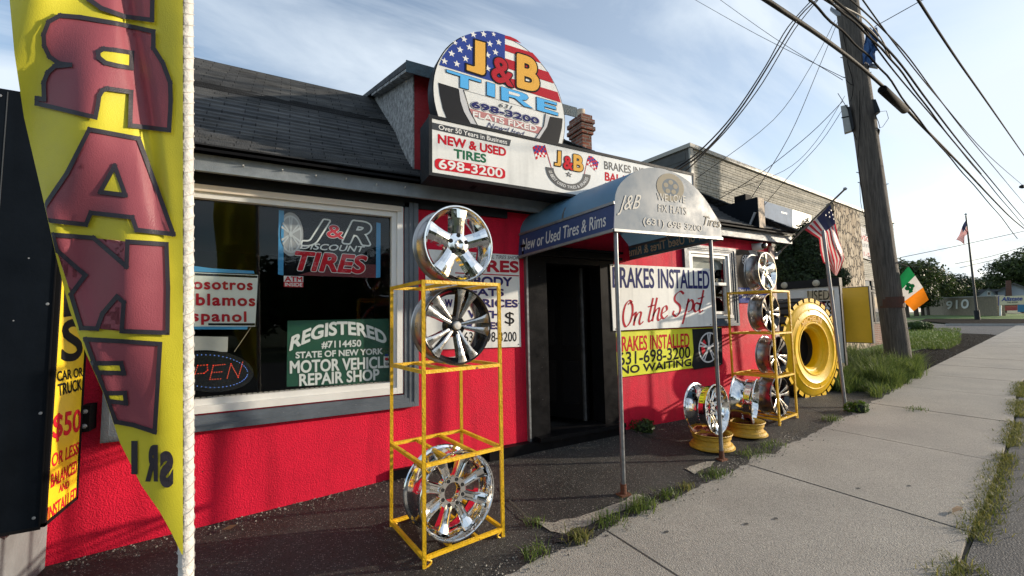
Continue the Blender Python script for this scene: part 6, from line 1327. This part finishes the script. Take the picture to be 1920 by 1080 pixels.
# treeline across the road behind the camera (seen in the glass and the chrome)
mb = MB(); rr = random.Random(5)
for q in range(26):
    x = -34 + q * 2.9; y = -25 + rr.uniform(-4, 3) + .13 * x; h = rr.uniform(4.5, 8); leaves(mb, [((x, y, h * .55), (2.6, 2.2, h * .5)), ((x + 1, y, h * .8), (1.6, 1.6, h * .25))], 700, .32, rnd=rr); ico(mb, (x, y, h * .5), (2.4, 2, h * .48), .8)
tl_ = mb.build('treeline', LEAF_T, fix=False); tl_['kind'] = 'stuff'; tl_['label'] = 'dark tree line across the road mirrored in the shop window'; tl_['category'] = 'tree line'
# evergreen and shrubs by the shop
eb = V((11.3, 5.75, g(11.3, 5.7)))
def epx(x, y): p = onP(x, y, eb, -facing(eb)); return p - eb
def eb_blob(x, y, rx, ry): p = epx(x, y); q = epx(x + rx, y) - p; z = epx(x, y - ry) - p; return (tuple(p), (q.length, q.length, z.length))
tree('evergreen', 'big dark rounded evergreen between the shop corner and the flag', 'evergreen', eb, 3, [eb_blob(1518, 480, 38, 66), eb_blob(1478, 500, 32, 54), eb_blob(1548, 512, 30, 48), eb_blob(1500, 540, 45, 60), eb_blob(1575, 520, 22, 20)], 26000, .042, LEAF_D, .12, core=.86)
def shrub(name, label, px, py, rx, ry, n, size, m_, cat='shrub'):
    b = onG(px, py); d = (b - CAM).length; n_ = -facing(b); w_ = (onP(px + rx, py, b, n_) - b).length; h = (onP(px, py - ry, b, n_) - b).length
    t = thing(name, label, cat, tuple(b)); m = MB().tube([b + V((0, 0, -.05)), b + V((0, 0, h * .6))], [.03, .01], 6)
    for q in range(5): a = q * 1.26; m.tube([b + V((0, 0, .02)), b + V((w_ * .5 * math.cos(a), w_ * .4 * math.sin(a), h * .6))], [.015, .005], 5)
    m.build('stem', BARK, t); mb = MB(); leaves(mb, [(b + V((0, 0, h * .42)), (w_, w_ * .8, h * .6)), (b + V((w_ * .4, 0, h * .35)), (w_ * .6, w_ * .6, h * .5)), (b + V((-w_ * .45, .1, h * .35)), (w_ * .6, w_ * .6, h * .5))], n, size); mb.build('foliage', m_, t, fix=False)
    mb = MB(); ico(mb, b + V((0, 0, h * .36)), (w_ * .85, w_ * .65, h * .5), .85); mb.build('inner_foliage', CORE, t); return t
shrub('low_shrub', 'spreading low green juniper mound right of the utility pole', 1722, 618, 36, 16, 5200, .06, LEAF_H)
shrub('low_shrub', 'dark shrub under the storefront window behind the yellow box sign', 1648, 622, 22, 16, 3000, .05, LEAF_H)
shrub('low_shrub', 'small bright green shrub left of the pole base', 1646, 634, 17, 14, 2400, .045, LEAF_B)
shrub('low_shrub', 'pale loose bush above the left end of the brick wall', 1775, 590, 26, 24, 2500, .18, LEAF_T)
# weeds: each clump in the crack line, tall grass, verge
def clump(label, px, py, h, n, m_, sp, name='weed', wd=.004):
    b = onG(px, py) + V((0, 0, .015)); mb = MB(); pts = []
    for _ in range(n): a = random.uniform(0, 6.28); r = random.random() ** .6 * sp; pts.append(b + V((r * math.cos(a) * 1.5, r * math.sin(a) * .8, 0)))
    blades(mb, pts, h, wd, 1.3)
    for p in pts[::3]:                          # small leaves on the stems
        q = p + V((random.gauss(0, .02), random.gauss(0, .02), h * random.uniform(.2, .7))); a = V((random.gauss(0, 1), random.gauss(0, 1), .3)).normalized() * .014; c = a.cross(V((0, 0, 1))).normalized() * .007; mb.add([q - a, q + c, q + a, q - c], [(0, 1, 2, 3)])
    tag(mb.build(name, m_, loc=tuple(b), fix=False), label, 'weed', 'weeds along the sidewalk edge')
for a in (('weed clump at the bottom edge right of the near rack', 1000, 1045, .09, 60, GRASS, .06), ('weed tuft beside the pale patch in the broken asphalt', 1004, 988, .08, 40, GRASS, .04), ('bushy weed clump on the sidewalk corner below the pale patch', 1085, 1015, .08, 110, GRASSV, .06), ('weed clump spilling from the first sidewalk joint', 1140, 985, .10, 90, GRASS, .09), ('big weed clump just right of the near awning post', 1200, 958, .11, 150, GRASS, .11), ('weed clump between the two awning posts, left', 1253, 935, .09, 90, GRASS, .07), ('small yellowish weed between the awning posts', 1285, 920, .08, 60, GRASSV, .05), ('weed clump left of the far awning post', 1338, 895, .08, 110, GRASS, .12), ('sparse weeds right of the far awning post', 1412, 855, .08, 90, GRASS, .16), ('weeds below the far rack', 1448, 838, .07, 70, GRASS, .14), ('weed tuft in front of the leaning pole', 1560, 790, .09, 90, GRASS, .12), ('flat weed growing in a sidewalk joint', 1718, 770, .05, 60, GRASS, .14)): clump(*a)
shrub('weed_plant', 'bright green leafy weed at the foot of the leaning pole', 1613, 774, 22, 22, 700, .028, LEAF_B, 'weed'); shrub('weed_plant', 'dark leafy weed growing at the red wall beside the door step', 1208, 810, 22, 26, 600, .022, LEAF_H, 'weed')
mb = MB(); pts = []; tall = []; short = []
for _ in range(52000):
    X = random.uniform(8.6, 15.2); e = curb(X) + .12 * mnoise.noise(V((X * 1.9, 2, 5))) + (.62 if X < 9.3 else 0) + max(0, (X - 12.6) * .16); Y = e + random.random() ** 1.5 * 2.6
    if Y > 6.4 or (7.4 < X < 9.35 and 4.05 < Y < 5.0): continue
    d = mnoise.noise(V((X * 1.7, Y * 1.7, 2)))
    if d < -.30 or (Y - e) < .16 * random.random(): continue
    (tall if d > .16 and Y - e > .25 else (pts if d > -.08 else short)).append(V((X, Y, g(X, Y) - .05)))
blades(mb, pts, .44, .006, 1.1); blades(mb, short, .28, .0055, 1.5); blades(mb, tall, .62, .0055, 1.0)
for p in tall[::16]:                                                  # broad-leaved stems and seed heads among the blades
    h = random.uniform(.35, .7); a = random.uniform(0, 6.28); tp = p + V((.2 * h * math.cos(a), .2 * h * math.sin(a), h)); mb.add([p + V((-.002, 0, 0)), p + V((.002, 0, 0)), tp + V((.0015, 0, 0)), tp + V((-.0015, 0, 0))], [(0, 1, 2, 3)])
    for k_ in range(7):
        q = p.lerp(tp, random.uniform(.3, 1)); l = V((random.gauss(0, 1), random.gauss(0, 1), random.uniform(-.2, .5))).normalized() * random.uniform(.03, .07); c = l.cross(V((0, 0, 1))).normalized() * .011; mb.add([q, q + l * .5 + c, q + l, q + l * .5 - c], [(0, 1, 2, 3)])
tg = mb.build('tall_grass', GRASSD, fix=False); tg['kind'] = 'stuff'; tg['label'] = 'uncut tall grass around the giant tyre and pole'; tg['category'] = 'grass'
mb = MB()
for _ in range(6000):
    px, py = random.uniform(1690, 1905), random.uniform(626, 712); p = onG(px, py)
    if p.y < curb(p.x) + .1 or px < 1700 - (690 - py) * .1 or (py < 655 and px < 1800 - (655 - py) * .2): continue
    a = V((random.gauss(0, 1), random.gauss(0, 1), random.gauss(0, .4))).normalized() * random.uniform(.015, .05); c = a.cross(V((0, 0, 1))).normalized() * .008; p = p + V((0, 0, random.uniform(-.01, .012))); mb.add([p - a, p + c, p + a, p - c], [(0, 1, 2, 3)])
mc = mb.build('mulch_chips', leafmat('mulch_chip', (.006, .005, .004), (.055, .042, .032), .0), fix=False); mc['kind'] = 'stuff'; mc['label'] = 'dark shredded mulch chips beside the sidewalk'; mc['category'] = 'mulch'
mb = MB(); pts = []
for _ in range(8000):
    X = random.uniform(2.2, 13); Y = outer(X) + random.gauss(-.025, .04) + .05 * mnoise.noise(V((X * 2.5, 4, 0))); 
    if mnoise.noise(V((X * 1.6, 8, 1))) < -.25: continue
    pts.append(V((X, Y, g(X, Y) - .03)))
blades(mb, pts, .085, .004, 1.4); vg = mb.build('verge_grass', GRASSV, fix=False); vg['kind'] = 'stuff'; vg['label'] = 'dry grass strip between sidewalk and road'; vg['category'] = 'grass'
mb = MB(); pts = []
for _ in range(7000):
    px, py = random.uniform(1690, 1800), random.uniform(616, 655); p = onG(px, py)
    if p.y > curb(p.x) + .6: pts.append(p)
blades(mb, pts, .12, .008, 1.0); lg = mb.build('lawn_grass', GRASS, fix=False); lg['kind'] = 'stuff'; lg['label'] = 'rough lawn grass behind the mulch bed'; lg['category'] = 'grass'
# tree at the far left edge behind the box sign
tree('broad_tree', 'leafy tree behind the left box sign at the picture edge', 'tree', (-5.2, 14, 0), 5, blobset(10, 2.6, 5, 31), 3000, .16, LEAF_T, .15)

def litter(name, label, px, py, pts, m_, dz=.03):
    b = onG(px, py) + V((0, 0, dz)); mb = MB(); mb.poly([b + V(p) for p in pts]); tag(mb.build(name, m_, loc=tuple(b), fix=False), label, name.replace('_', ' '))
DRY = mat('dry_leaf', (.16, .10, .05), .8, trans=.2)
litter('dry_leaf', 'curled dry twig leaf on the sidewalk near the verge', 1795, 964, [(-.09, 0, .0), (-.03, .02, .012), (.05, .012, .018), (.10, -.01, .004), (.03, -.018, .006)], DRY)
litter('dry_leaf', 'small brown leaf by the base of the red wall', 430, 998, [(-.05, 0, 0), (0, .03, .01), (.05, .01, .012), (.01, -.03, .004)], DRY)
for i, (x, y, lb) in enumerate(((1250, 1000, 'dark gum spot on the sidewalk below the weeds'), (1455, 975, 'dark gum spot in the middle of the near slab'), (1400, 985, 'dark gum spot left of the middle of the near slab'), (1705, 913, 'dark oval spot right of the long sidewalk joint'), (1610, 918, 'faint dark spot near the second joint'))):
    b = onG(x, y); tag(MB().poly([b + V((.02 * math.cos(a * .6283) * (1 + .2 * math.sin(a * 2)),   .014 * math.sin(a * .6283), .0125)) for a in range(10)]).build('gum_spot', mat('gum', (.06, .057, .055), .8), loc=tuple(b), fix=False), lb, 'gum spot')
